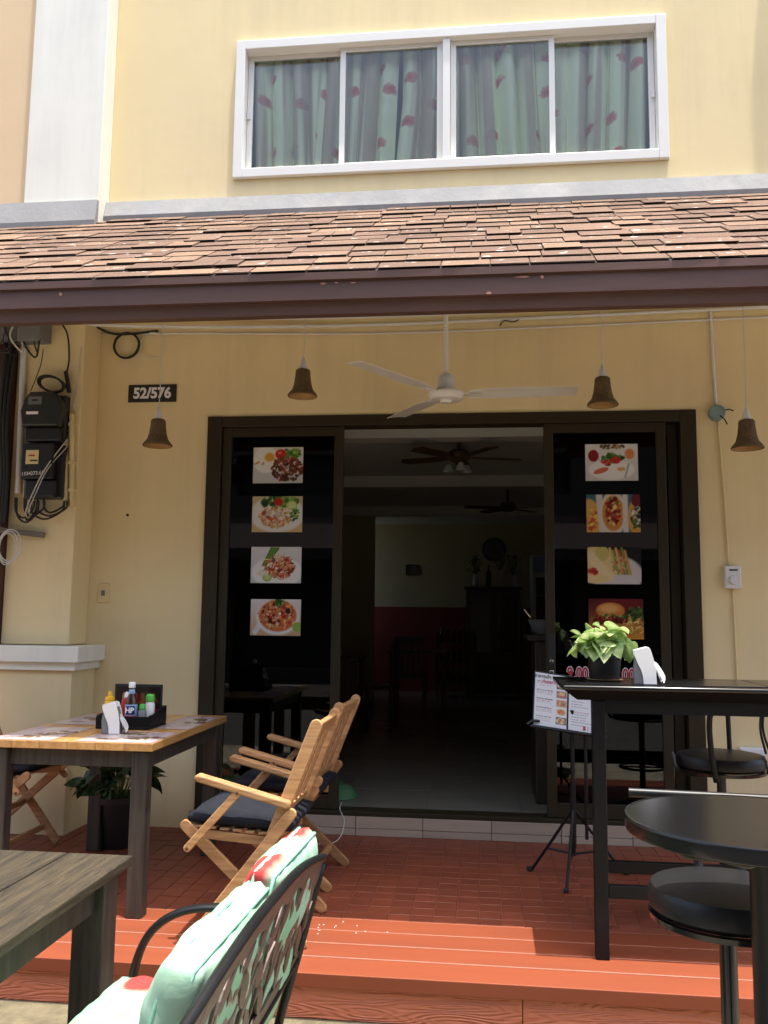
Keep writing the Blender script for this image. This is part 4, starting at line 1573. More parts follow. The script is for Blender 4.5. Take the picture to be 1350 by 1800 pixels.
cable('conduit', [(1.425, -0.012, 3.3), (1.43, -0.012, 3.0), (1.44, -0.012, 2.67)], 0.009, 'white_plastic', 'white conduit dropping from the awning to the round junction box', 'conduit')
cable('conduit', [(1.445, -0.01, 2.57), (1.47, -0.01, 2.1), (1.482, -0.01, 1.67)], 0.006, 'cream_plastic', 'thin conduit between the junction box and the regulator', 'conduit')
cable('conduit', [(1.5, -0.01, 1.53), (1.505, -0.01, 1.2), (1.51, -0.01, 0.8)], 0.006, 'cream_plastic', 'thin conduit below the regulator behind the bar table', 'conduit')
so = thing('socket_box', 'low white socket box on the wall behind the bar stool', 'socket', (1.57, 0, 0.5))
obj('box', B(1.5, 1.65, -0.05, -0.001, 0.48, 0.59, bev=0.006), 'white_plastic', so)
obj('cover', B(1.515, 1.635, -0.055, -0.0505, 0.492, 0.578, bev=0.003), 'white_plastic', so)
nl = obj('wall_nail', LT([(0.008, 0.0), (0.009, -0.01), (0.0, -0.014)], (-2.36, -0.001, 1.99), 10, axis='y'), 'black_rubber')
tag(nl, 'dark nail in the wall between the meters and the door', 'nail')

# food pictures stuck on the glass
POST = [(-1.506, -1.174, 2.195, 2.432, 'picture of fried egg, rice and basil stir fry, top left of door'),
        (-1.504, -1.171, 1.874, 2.108, 'picture of fried rice with lime and lettuce on left door'),
        (-1.502, -1.171, 1.545, 1.778, 'picture of noodles with a long green stalk on left door'),
        (-1.495, -1.167, 1.21, 1.441, 'picture of a red noodle soup bowl, lowest on left door'),
        (0.63, 0.952, 2.197, 2.43, 'picture of a white breakfast plate, top of right door'),
        (0.632, 0.959, 1.874, 2.11, 'picture of hot dogs in paper trays on right door'),
        (0.634, 0.958, 1.553, 1.782, 'picture of toasted sandwiches on a plate on right door'),
        (0.636, 0.964, 1.218, 1.463, 'picture of a burger with chips, lowest on right door')]
for k, (a, b, c, d, lb) in enumerate(POST):
    k_ = 1.008
    me = food(k).mesh(lambda u, v: (a * k_ + (b - a) * k_ * u, 0.0128, 1.34 + (c - 1.34) * k_ + (d - c) * k_ * v))
    o = obj('food_picture', me, 'print_glossy')
    tag(o, lb, 'picture', 'food pictures on the door glass')

# ================================================================== FURNITURE
# pine topped table at the left
TX0, TX1, TY0, TY1, TZZ = -2.28, -1.478, -1.705, -0.55, 0.762
tb = thing('pine_table', 'dining table with a varnished pine top and dark legs by the wall', 'table', (-1.88, -1.12, 0))
pw = (TX1 - TX0) / 6
for i in range(6):
    obj('plank', B(TX0 + i * pw + 0.0008, TX0 + (i + 1) * pw - 0.0008, TY0, TY1, TZZ - 0.035, TZZ - 0.0004 * (i % 2), bev=0.002), 'pine', tb)
for (x0, x1, y0, y1) in ((TX0 + 0.06, TX1 - 0.06, TY0 + 0.05, TY0 + 0.075), (TX0 + 0.06, TX1 - 0.06, TY1 - 0.075, TY1 - 0.05)):
    obj('apron', B(x0, x1, y0, y1, TZZ - 0.115, TZZ - 0.036, bev=0.002), 'dark_leg', tb)
for x in (TX0 + 0.04, TX1 - 0.065):
    obj('apron', B(x, x + 0.025, TY0 + 0.076, TY1 - 0.076, TZZ - 0.115, TZZ - 0.036, bev=0.002), 'dark_leg', tb)
for x in (TX0 + 0.03, TX1 - 0.105):
    for y in (TY0 + 0.02, TY1 - 0.095):
        obj('leg', B(x, x + 0.075, y, y + 0.075, 0.001, TZZ - 0.0355, bev=0.008), 'dark_leg', tb)
# placemats
def placemat(x0, x1, y0, y1, seed, label):
    global rng
    rng = np.random.default_rng(seed)
    P = Paint(60, 42, (198, 180, 182))
    P.grad((205, 186, 186), (188, 170, 176))
    for _ in range(5):
        P.ell(rng.uniform(0, 1), rng.uniform(0, 1), rng.uniform(.1, .25), rng.uniform(.08, .2), (212, 200, 190), rng.uniform(0, 3), .5)
    for _ in range(4):
        x, y = rng.uniform(.1, .9), rng.uniform(.15, .85)
        P.ell(x, y, .2, .09, (225, 215, 200), rng.uniform(-.4, .4), .2)
        P.mess(x, y, .17, .06, [(120, 70, 50), (150, 95, 70), (90, 60, 45), (130, 125, 80)], 26, .035)
    for _ in range(4):
        x, y = rng.uniform(0, .8), rng.uniform(.1, .9)
        P.line(x, y, x + .25, y + rng.uniform(-.1, .1), .012, (110, 70, 65))
    me = P.mesh(lambda u, v: (x0 + (x1 - x0) * u, y0 + (y1 - y0) * v, TZZ + 0.0014))
    o = obj('placemat', me, 'print_glossy')
    tag(o, label, 'placemat', 'printed placemats on the pine table')


placemat(TX0 + 0.02, -1.97, TY0 + 0.006, -1.24, 1, 'pinkish printed placemat at the near left corner of the pine table')
placemat(-1.85, TX1 - 0.01, TY0 + 0.01, -1.33, 2, 'pinkish printed placemat in front of the napkin holder')
placemat(TX0 + 0.02, -1.97, -1.12, -0.66, 3, 'printed placemat at the far left of the pine table')
placemat(-1.68, TX1 - 0.01, -1.2, -0.66, 4, 'printed placemat at the far right of the pine table')

# condiment caddy with bottles
cd = thing('condiment_caddy', 'black wooden caddy holding sauce bottles on the pine table', 'caddy', (-1.8, -1.14, TZZ))
cx0, cx1, cy0, cy1 = -1.945, -1.665, -1.27, -1.03
obj('base', B(cx0, cx1, cy0, cy1, TZZ + 0.002, TZZ + 0.014, bev=0.002), 'black_paint', cd)
obj('front_panel', B(cx0, cx1, cy0, cy0 + 0.012, TZZ + 0.015, TZZ + 0.065, bev=0.002), 'black_paint', cd)
for x in (cx0, cx1 - 0.012):
    obj('side_panel', PR([(cy0 + 0.013, TZZ + 0.015), (cy1 - 0.013, TZZ + 0.015), (cy1 - 0.013, TZZ + 0.1), (cy1 - 0.06, TZZ + 0.095), (cy0 + 0.08, TZZ + 0.07), (cy0 + 0.013, TZZ + 0.07)], YZ, x, x + 0.012, 0.002), 'black_paint', cd)
obj('back_panel', B(cx0, cx1, cy1 - 0.012, cy1, TZZ + 0.015, TZZ + 0.1, bev=0.002), 'black_paint', cd)
mn = thing('menu_book', 'black covered menu book standing upright behind the sauces', 'menu', (-1.82, -1.06, TZZ + 0.015))
obj('cover', B(-1.945, -1.685, -1.052, -1.043, TZZ + 0.015, TZZ + 0.208, bev=0.002), 'black_plastic', mn)
rng = np.random.default_rng(11)
P = Paint(60, 40, (38, 26, 22))
for i in range(6):
    P.ell(.2 + .13 * i, .62, .05, .2, [(190, 150, 90), (200, 190, 160), (150, 40, 30), (110, 60, 40), (90, 30, 25), (80, 75, 40)][i], .1)
P.mess(.7, .45, .25, .35, [(130, 35, 25), (60, 70, 30), (150, 90, 50)], 50, .05)
P.line(.0, .1, 1, .1, .02, (60, 50, 40))
obj('cover_print', P.mesh(lambda u, v: (-1.935 + 0.24 * u, -1.0528, TZZ + 0.03 + 0.165 * v)), 'print_glossy', mn)


def bottle(name, x, y, z, prof, m, label, capm, capprof, extra=None):
    t = thing(name, label, 'bottle', (x, y, z))
    obj('body', LT(prof, (x, y, z), 20), m, t, True)
    obj('cap', LT(capprof, (x, y, z), 18), capm, t, True)
    return t


bz = TZZ + 0.0145
hp = bottle('sauce_bottle', -1.79, -1.2, bz, [(0.0, 0), (0.027, 0.0), (0.03, 0.006), (0.03, 0.105), (0.026, 0.13), (0.016, 0.155), (0.013, 0.185), (0.0, 0.186)], 'sauce_brown',
            'brown sauce bottle with a blue HP label and white cap', 'ink_white', [(0.015, 0.187), (0.0165, 0.19), (0.0165, 0.212), (0.014, 0.216), (0.0, 0.217)])
obj('label_band', LT([(0.0304, 0.018), (0.0308, 0.019), (0.0308, 0.104), (0.0304, 0.105)], (-1.79, -1.2, bz), 24, ring=True), 'label_blue', hp, True)
obj('label_panel', LT([(0.0311, 0.055), (0.0314, 0.056), (0.0314, 0.098), (0.0311, 0.099)], (-1.79, -1.2, bz), 16, a0=R(235), a1=R(325)), 'label_navy', hp, True)
obj('label_stripe', LT([(0.0311, 0.04), (0.0314, 0.041), (0.0314, 0.05), (0.0311, 0.051)], (-1.79, -1.2, bz), 16, a0=R(225), a1=R(335)), 'ink_red', hp, True)
obj('neck_label', LT([(0.0158, 0.158), (0.0164, 0.159), (0.0148, 0.178), (0.0142, 0.179)], (-1.79, -1.2, bz), 18, ring=True), 'label_blue', hp, True)
lettering('HP', 0.036, (-1.786, -1.2328, bz + 0.076), 'ink_white', hp, bold=0.0012, rot=(math.pi / 2, 0, R(8)))
bottle('mustard_bottle', -1.905, -1.2, bz, [(0.0, 0), (0.026, 0.0), (0.029, 0.008), (0.028, 0.11), (0.024, 0.122), (0.0, 0.123)], 'mustard',
       'yellow mustard squeeze bottle behind the napkin holder', 'mustard', [(0.025, 0.124), (0.024, 0.138), (0.012, 0.142), (0.011, 0.155), (0.009, 0.168), (0.0, 0.169)])
bottle('squeeze_bottle', -1.715, -1.14, bz, [(0.0, 0), (0.022, 0.0), (0.024, 0.008), (0.024, 0.1), (0.02, 0.112), (0.0, 0.113)], 'white_plastic',
       'pale squeeze bottle with a bright green cap', 'green_plastic', [(0.021, 0.114), (0.023, 0.118), (0.022, 0.145), (0.014, 0.152), (0.0, 0.153)])
bottle('squeeze_bottle', -1.725, -1.215, bz, [(0.0, 0), (0.019, 0.0), (0.02, 0.008), (0.02, 0.07), (0.016, 0.08), (0.0, 0.081)], 'grey_plastic',
       'small bottle with a lime cap right of the brown sauce', 'green_plastic', [(0.014, 0.082), (0.016, 0.086), (0.014, 0.108), (0.0, 0.11)])
bottle('ketchup_bottle', -1.845, -1.13, bz, [(0.0, 0), (0.024, 0.0), (0.026, 0.008), (0.026, 0.11), (0.02, 0.13), (0.0, 0.131)], 'red_plastic',
       'red ketchup bottle half hidden behind the brown sauce', 'ink_white', [(0.014, 0.132), (0.012, 0.148), (0.006, 0.16), (0.0, 0.161)])


def napkin_holder(x, y, z, label, rot):
    t = thing('napkin_holder', label, 'napkin holder', (x, y, z), 'napkin holders', local=True)
    t.rotation_euler = (0, 0, rot)
    core = [(-0.035, 0.0), (0.05, 0.0), (0.045, 0.08), (0.03, 0.125), (-0.03, 0.115), (-0.038, 0.06)]
    obj('core', PR(core, XZ, -0.03, 0.03, 0.003), 'grey_plastic', t)
    plate = [(0.0, 0.0), (0.052, 0.0), (0.05, 0.05), (0.042, 0.1), (0.03, 0.14), (0.024, 0.148), (0.014, 0.15), (-0.036, 0.136), (-0.034, 0.115), (-0.022, 0.085), (-0.006, 0.055), (0.0, 0.03)]
    obj('side_plate', PR(plate, XZ, -0.0345, -0.0305, 0.0015), 'white_plastic', t)
    obj('side_plate', PR(plate, XZ, 0.0305, 0.0345, 0.0015), 'white_plastic', t)
    bm = bmesh.new()
    g = []
    for i in range(9):
        row = []
        for j in range(7):
            u, v = i / 8, j / 6
            px = 0.035 + 0.045 * u + 0.008 * math.sin(6 * v)
            pz = 0.085 - 0.06 * u * u - 0.012 * math.sin(7 * v + 2 * u) - 0.02 * u * abs(v - 0.5)
            row.append(bm.verts.new((px, -0.024 + 0.048 * v + 0.006 * math.sin(9 * u), pz)))
        g.append(row)
    for i in range(8):
        for j in range(6):
            bm.faces.new((g[i][j], g[i + 1][j], g[i + 1][j + 1], g[i][j + 1]))
    bmesh.ops.solidify(bm, geom=bm.faces[:], thickness=0.0015)
    obj('napkin', bm, 'paper', t, 'all')
    return t


napkin_holder(-1.80, -1.42, TZZ + 0.003, 'white and grey napkin holder on the pine table beside the sauces', R(8))

# folding wooden chairs -------------------------------------------------
def folding_chair():
    t = thing('folding_chair', '', 'chair', (0, 0, 0), 'folding wooden armchairs', local=True)
    W = 0.25
    for s in (-1, 1):
        y = s * W
        obj('stile', BM((0.295, y * 0.93, 0.885), (0.115, y * 0.93, 0.42), 0.022, 0.052, bev=0.004, up=(0, 0, 1), ends=1), 'teak_x', t)
        obj('leg', BM((0.20, y, 0.53), (-0.2, y, 0.02), 0.022, 0.046, bev=0.004, ends=1), 'teak_x', t)
        obj('leg', BM((-0.25, y * 0.9, 0.465), (0.25, y * 0.9, 0.02), 0.022, 0.046, bev=0.004, ends=1), 'teak_x', t)
        obj('arm', BM((-0.19, y * 1.02, 0.665), (0.185, y * 1.02, 0.57), 0.055, 0.03, bev=0.007, ends=1), 'teak_x', t)
        st = obj('arm_strut', BM((-0.02, y * 1.08, 0.612), (-0.225, y * 1.08, 0.385), 0.018, 0.032, bev=0.003, ends=1), 'teak_x', t)
        for (px, pz) in ((-0.02, 0.612), (-0.225, 0.385)):
            obj('bolt', LT([(0.007, 0.0), (0.006, -0.004 * 1), (0.0, -0.005)], (px, y * 1.08 + (-0.0092 if s < 0 else 0.0142), pz), 10, axis='y'), 'brown_wood_dark', st)
        obj('seat_rail', BM((-0.225, y * 0.82, 0.432), (0.155, y * 0.82, 0.405), 0.02, 0.036, bev=0.003), 'teak_x', t)
    for k in range(7):
        x = -0.2 + k * 0.055
        z = 0.454 - (x + 0.2) * 0.07
        obj('seat_slat', B(x - 0.019, x + 0.019, -0.215, 0.215, z, z + 0.011, bev=0.003), 'teak_x', t)
    d = Vector((0.18, 0, 0.465)).normalized()
    P0 = Vector((0.115, 0, 0.42))
    a = P0 + d * 0.475
    obj('top_rail', BM(a + Vector((0, -0.222, 0)), a + Vector((0, 0.222, 0)), 0.055, 0.024, bev=0.005, up=(-d.z, 0, d.x)), 'teak_x', t)
    a = P0 + d * 0.11
    obj('lower_rail', BM(a + Vector((0, -0.222, 0)), a + Vector((0, 0.222, 0)), 0.04, 0.022, bev=0.004, up=(-d.z, 0, d.x)), 'teak_x', t)
    for k in range(5):
        y = -0.16 + 0.08 * k
        obj('back_slat', BM(P0 + d * 0.131 + Vector((0, y, 0)), P0 + d * 0.447 + Vector((0, y, 0)), 0.045, 0.013, bev=0.003, up=(-d.z, 0, d.x)), 'teak_x', t)
    for (x, z) in ((-0.005, 0.235), (0.17, 0.1), (-0.14, 0.1)):
        obj('cross_bar', B(x - 0.012, x + 0.012, -0.214, 0.214, z - 0.015, z + 0.015, bev=0.004), 'teak_x', t)
    return t


CH = folding_chair()
CH.location = (-0.99, -1.69, 0.002)
CH['label'] = 'nearest folding wooden armchair beside the green cushioned bench, facing the pine table'
copy_thing(CH, (-1.01, -0.93, 0.001), R(-2), 'second folding wooden armchair, behind the nearest one, close to the door')
copy_thing(CH, (-2.7, -0.75, 0.001), R(180), 'folding wooden armchair tucked under the far left side of the pine table')


def seat_cushion(cx, cy, label, rot):
    bm = soft_box(-0.235, 0.2, -0.222, 0.222, -0.006, 0.05, (12, 12), 0.012, 3, 0.003, 0.6)
    bm.transform(Matrix.Translation((cx, cy, 0.463)) @ Matrix.Rotation(rot, 4, 'Z') @ Matrix.Rotation(0.07, 4, 'Y'))
    o = obj('seat_pad', bm, 'black_fabric', None, 'all')
    tag(o, label, 'cushion', 'black seat pads on the folding chairs')


seat_cushion(-0.995, -1.69, 'black fabric seat pad on the nearest folding chair', 0)
seat_cushion(-1.015, -0.93, 'black fabric seat pad on the second folding chair by the door', 0)
seat_cushion(-2.695, -0.75, 'black fabric seat pad on the folding chair under the pine table', R(180))

# weathered table in the foreground
wt = thing('weathered_table', 'weathered grey plank table in the left foreground', 'table', (-1.7, -3.4, -0.17))
WTX0, WTX1, WTY0, WTY1, WTZ = -2.35, -1.115, -4.25, -2.79, 0.575
xsb = [-2.35, -2.16, -1.96, -1.78, -1.565, -1.335, -1.115]
for i in range(6):
    dz = random.uniform(-0.002, 0.002)
    obj('plank', B(xsb[i] + 0.002, xsb[i + 1] - 0.002, WTY0 + random.uniform(-.006, .006), WTY1 + random.uniform(-.006, .006), WTZ - 0.03 + dz, WTZ + dz, bev=0.004), 'weathered', wt)
for x in (WTX0 + 0.06, WTX1 - 0.085):
    obj('apron', B(x, x + 0.025, WTY0 + 0.15, WTY1 - 0.13, WTZ - 0.135, WTZ - 0.033, bev=0.003), 'dark_leg', wt)
for y in (WTY0 + 0.06, WTY1 - 0.085):
    obj('apron', B(WTX0 + 0.13, WTX1 - 0.13, y, y + 0.025, WTZ - 0.135, WTZ - 0.033, bev=0.003), 'dark_leg', wt)
for x in (WTX0 + 0.03, WTX1 - 0.13):
    for y in (WTY0 + 0.04, WTY1 - 0.14):
        obj('leg', B(x, x + 0.1, y, y + 0.1, -0.169, WTZ - 0.033, bev=0.005), 'dark_leg', wt)

# garden bench with leaf cut-out back, facing left
bn = thing('garden_bench', 'black metal garden bench with a leaf pattern cut through its back', 'bench', (-0.7, -3.55, -0.17))
far_b = Vector((-0.6, -2.975, 0))
near_b = Vector((-0.635, -4.17, 0))
ub = (near_b - far_b).normalized()
LB = (near_b - far_b).length
fb = Vector((ub.y, -ub.x, 0))          # towards the sitter's front
if fb.x > 0:
    fb = -fb
vb = (Vector((0, 0, 0.52)) - fb * 0.135).normalized()
nb_ = ub.cross(vb).normalized()


def bp_(s, t, n=0.0):
    """point on the bench back: s along, t up the slope from seat level z=.13, n across"""
    return far_b + ub * s + Vector((0, 0, 0.13)) + vb * t + nb_ * n


def arch(s):
    q = min(s, LB - s) / (LB / 2)
    return 0.53 + 0.075 * math.sin(min(1, q * 1.15) * math.pi / 2)


fbk = lambda a, b, t: bp_(a, b, t)
rail = [bp_(LB * k / 24, arch(LB * k / 24)) for k in range(25)]
obj('top_rail', T(rail, 0.016, n=8, smooth=1, flat=(0.012, 0.012)), 'black_iron', bn, 'all')
low = [bp_(LB * k / 16, 0.235 - 0.03 * math.sin(math.pi * k / 16)) for k in range(17)]
obj('bottom_rail', T(low, 0.013, n=8, smooth=1, flat=(0.011, 0.011)), 'black_iron', bn, 'all')
for s in (0.0, LB):
    obj('post', T([bp_(s, 0.515), bp_(s, 0.25), bp_(s, 0.02), (bp_(s, 0) - fb * 0.03) * 1.0, Vector((*(bp_(s, 0) - fb * 0.1).xy, -0.169))], 0.018, n=8, smooth=4, flat=(0.013, 0.011)), 'black_iron', bn, 'all')
    # arm: strap that runs forward from the post, curls down to the seat front
    a0 = bp_(s, 0.34)
    off = ub * (0.012 if s == 0 else -0.012)
    c0 = a0 + off
    pts = [c0, c0 + fb * 0.18 + Vector((0, 0, 0.03)), c0 + fb * 0.35 + Vector((0, 0, 0.02)), c0 + fb * 0.46 + Vector((0, 0, -0.045)), c0 + fb * 0.51 + Vector((0, 0, -0.16)), c0 + fb * 0.51 + Vector((0, 0, -0.3)), Vector((*(c0 + fb * 0.52).xy, -0.169))]
    obj('arm', T(pts, 0.02, n=8, smooth=6, flat=(0.022, 0.012)), 'black_iron', bn, 'all')
for k in range(7):
    s = 0.08 + (LB - 0.16) * k / 6
    obj('seat_bar', BM(bp_(s, 0.06), bp_(s, 0.06) + fb * 0.5, 0.03, 0.012, bev=0.002), 'black_iron', bn)
obj('seat_rail', BM(bp_(0, 0.045), bp_(LB, 0.045), 0.02, 0.02), 'black_iron', bn)
obj('seat_rail', BM(bp_(0, 0.045) + fb * 0.5, bp_(LB, 0.045) + fb * 0.5, 0.02, 0.02), 'black_iron', bn)
# cut-out plate: band under the rail, then stems and leaves
pts = [(LB * k / 24, arch(LB * k / 24) - 0.005) for k in range(25)] + [(LB * k / 24, arch(LB * k / 24) - 0.062 - 0.012 * math.sin(k * 1.7)) for k in range(24, -1, -1)]
obj('back_band', PR(pts, fbk, -0.003, 0.003), 'bronze_iron', bn)
pts = [(LB * k / 24, 0.222 - 0.03 * math.sin(math.pi * k / 24) + 0.01) for k in range(25)] + [(LB * k / 24, 0.262 + 0.008 * math.sin(k * 2.3)) for k in range(24, -1, -1)]
obj('back_band', PR(pts, fbk, -0.003, 0.003), 'bronze_iron', bn)


def leaf2d(s, t, ang, L, w):
    out = []
    for k in range(7):
        q = k / 6
        out.append((L * q, w * math.sin(math.pi * q ** 0.8)))
    for k in range(5, 0, -1):
        q = k / 6
        out.append((L * q, -w * 0.75 * math.sin(math.pi * q ** 0.8)))
    c, n = math.cos(ang), math.sin(ang)
    pts = [(s + a * c - b * n, t + a * n + b * c) for a, b in out]
    pts = [(min(max(p, 0.004), LB - 0.004), q) for p, q in pts]
    return [(p, min(q, arch(p) - 0.03)) for p, q in pts]


rr = random.Random(5)
s = 0.05
k = 0
while s < LB - 0.06:
    hgt = arch(s) - 0.07 - 0.25
    obj('stem', PR([(s - 0.006, 0.25), (s + 0.006, 0.25), (s + 0.006 + 0.02 * math.sin(k), arch(s) - 0.055), (s - 0.004 + 0.02 * math.sin(k), arch(s) - 0.055)], fbk, -0.0028, 0.0028), 'bronze_iron', bn)
    for j, (t, sg) in enumerate(((0.26, 1), (0.33, -1), (0.38, 1), (0.45, -1))):
        obj('leaf', PR(leaf2d(s, t, math.pi / 2 - sg * rr.uniform(0.35, 0.75), rr.uniform(0.11, 0.16), rr.uniform(0.02, 0.03)), fbk, -0.0035, 0.0035), 'bronze_iron', bn)
    s += rr.uniform(0.11, 0.14)
    k += 1


def bench_cushion(name, s0, s1, t0, t1, n0, n1, label, seed, seat=False, red=()):
    t = thing(name, label, 'cushion', tuple(bp_((s0 + s1) / 2, t0)))
    MINT, PALE, REDC, CURL = (0.2, 0.4, 0.25), (0.31, 0.48, 0.35), (0.42, 0.045, 0.04), (0.3, 0.2, 0.16)
    r_ = random.Random(seed + 5)
    curls = [(r_.uniform(.1, .9), r_.uniform(.1, .9), r_.uniform(.05, .1), r_.uniform(0, 6)) for _ in range(9)]
    W0, H0 = s1 - s0, t1 - t0

    def ink(u, v, side):
        c = Vector(MINT)
        x, y = u * W0, v * H0
        c = c.lerp(Vector(PALE), 0.5 + 0.5 * math.sin(7 * u + 5 * v + seed))
        for (cu, cv, rad, a0) in curls:
            d = math.hypot(x - cu * W0, y - cv * H0)
            a = (math.atan2(y - cv * H0, x - cu * W0) - a0) % 6.283
            if abs(d - rad * 0.5) < 0.008 and a < 4.2:
                c = c.lerp(Vector(CURL), 0.7)
        for (cu, cv, ru, rv) in red:
            q = ((u - cu) / ru) ** 2 + ((v - cv) / rv) ** 2 + 0.12 * math.sin(5 * math.atan2(v - cv, u - cu))
            if side >= 0 and q < 1.15:
                c = c.lerp(Vector(REDC), max(0, min(1, (1.15 - q) * 5)))
        return tuple(c)
    bm = soft_box(0, W0, 0, H0, 0, n1 - n0, (64, 64), 0.022, seed, 0.007, 0.5, ink)
    if not seat:
        M = Matrix((ub, vb, fb - vb * fb.dot(vb))).transposed().to_4x4()
        M.translation = bp_(s0, t0) + fb * (0.014 + n0)
    else:
        M = Matrix((ub, fb, Vector((0, 0, 1)))).transposed().to_4x4()
        M.translation = bp_(s0, 0.06) + fb * t0 + Vector((0, 0, 0.008 + n0))
    bm.transform(M)
    obj('cover', bm, 'print_cloth', t, 'all')
    # piping round the four long seams
    W_, H_, D_ = s1 - s0, t1 - t0, n1 - n0
    zc = D_ / 2
    hz = D_ / 2 * 0.5
    for zz in (zc + hz, zc - hz * 0.9):
        loop = []
        for (xa, ya, xb, yb) in ((0, 0, W_, 0), (W_, 0, W_, H_), (W_, H_, 0, H_), (0, H_, 0, 0)):
            for q in range(8):
                loop.append(M @ Vector((xa + (xb - xa) * q / 8, ya + (yb - ya) * q / 8, zz)))
        obj('piping', T(loop, 0.0055, n=6, smooth=0, closed=True), 'mint_cloth', t, 'all')
    return t, M, W_, H_, D_


t1_, M1, W1, H1, D1 = bench_cushion('back_cushion', 0.03, 0.47, 0.1, 0.6, 0.0, 0.1, 'mint green back cushion at the far end of the bench with red flowers', 21, red=((0.06, 1.0, 0.2, 0.1), (0.9, 1.0, 0.22, 0.09)))
t2_, M2, W2, H2, D2 = bench_cushion('back_cushion', 0.5, 1.0, 0.09, 0.58, 0.0, 0.105, 'mint green back cushion nearest the camera on the bench', 22, red=((0.35, 0.5, 0.1, 0.12),))
t3_, M3, W3, H3, D3 = bench_cushion('seat_cushion', 0.02, 1.1, 0.02, 0.47, 0.015, 0.105, 'sunlit mint green seat cushion lying along the bench', 23, True, red=((0.02, 0.72, 0.13, 0.2), (0.7, 0.6, 0.08, 0.12)))

# ---------------------------------------------------------------- right side: bar table
bt_ = thing('bar_table', 'tall black rectangular bar table beside the right door', 'table', (1.05, -1.65, 0))
BX0, BX1, BY0, BY1, BZ = 0.315, 1.95, -1.93, -1.4, 1.073
bm = bmesh.new()
box(bm, BX0 + 0.004, BX1 - 0.004, BY0 + 0.004, BY1 - 0.004, BZ - 0.062, BZ - 0.0212)
for v in bm.verts:
    if v.co.z < BZ - 0.03:
        v.co.x += 0.055 if v.co.x < 1 else -0.055
        v.co.y += 0.045 if v.co.y < -1.6 else -0.045
es = [e for e in bm.edges]
bmesh.ops.bevel(bm, geom=es, offset=0.004, segments=2, profile=0.5, affect='EDGES')
obj('top_moulding', bm, 'black_matt', bt_, True)
obj('table_top', B(BX0 - 0.004, BX1 + 0.004, BY0 - 0.004, BY1 + 0.004, BZ - 0.021, BZ, bev=0.0095, seg=4), 'black_gloss', bt_, True)
for i in range(4):
    x = BX0 + 0.06 + i * 0.38
    obj('top_tile', B(x, x + 0.374, BY0 + 0.05, BY1 - 0.05, BZ + 0.0005, BZ + 0.004, bev=0.0015), 'black_gloss', bt_)
LX = (0.434, 1.78)
for x0_ in LX:
    for y in (-1.87, -1.51):
        x = x0_ + (0.042 if y > -1.6 else 0.0)
        obj('leg', B(x, x + 0.053, y, y + 0.053, 0.001, BZ - 0.063, bev=0.004), 'black_paint', bt_)
obj('apron', B(LX[0] + 0.054, LX[1] - 0.001, -1.865, -1.84, BZ - 0.115, BZ - 0.063), 'black_paint', bt_)
obj('apron', B(LX[0] + 0.097, LX[1] + 0.041, -1.485, -1.46, BZ - 0.115, BZ - 0.063), 'black_paint', bt_)
obj('stretcher', B(LX[0] + 0.054, LX[1] - 0.001, -1.862, -1.83, 0.235, 0.285, bev=0.003), 'black_paint', bt_)
obj('stretcher', B(LX[0] + 0.097, LX[1] + 0.041, -1.5, -1.47, 0.235, 0.285, bev=0.003), 'black_paint', bt_)

# pot plant on a doily
dl = obj('doily', LT([(0.0, 0.0045), (0.06, 0.0048), (0.078, 0.006), (0.079, 0.0075), (0.0, 0.0075)], (0.512, -1.67, BZ), 30), 'doily')
for v in dl.data.vertices:
    a = math.atan2(v.co.y + 1.67, v.co.x - 0.512)
    if math.hypot(v.co.x - 0.512, v.co.y + 1.67) > 0.07:
        v.co.z += 0.004 + 0.006 * math.sin(a * 15)
tag(dl, 'tan scalloped doily under the pothos pot', 'doily')


def leaf_mesh(L, w, fold, curl, seed):
    r_ = random.Random(seed)
    bm = bmesh.new()
    n = 7
    rows = []
    for i in range(n + 1):
        q = i / n
        hw = w * (math.sin(math.pi * min(1, q * 0.88 + 0.12)) ** 0.62) * (1.3 - 0.62 * q) if i < n else 0.0006
        z = -curl * q * q * L + 0.15 * L * q * (1 - q)
        sd = 0.06 * L * math.sin(q * 4 + seed)
        rows.append([(q * L, -hw + sd * .3, z + fold * hw + 0.05 * hw * math.sin(9 * q + seed)), (q * L, sd * .3, z), (q * L, hw + sd * .3, z + fold * hw + 0.05 * hw * math.sin(8 * q))])
    V = [[bm.verts.new(p) for p in r] for r in rows]
    for i in range(n):
        for k in range(2):
            bm.faces.new((V[i][k], V[i + 1][k], V[i + 1][k + 1], V[i][k + 1]))
    me = bpy.data.meshes.new('leaf')
    bm.to_mesh(me)
    bm.free()
    me.polygons.foreach_set('use_smooth', [True] * len(me.polygons))
    return me


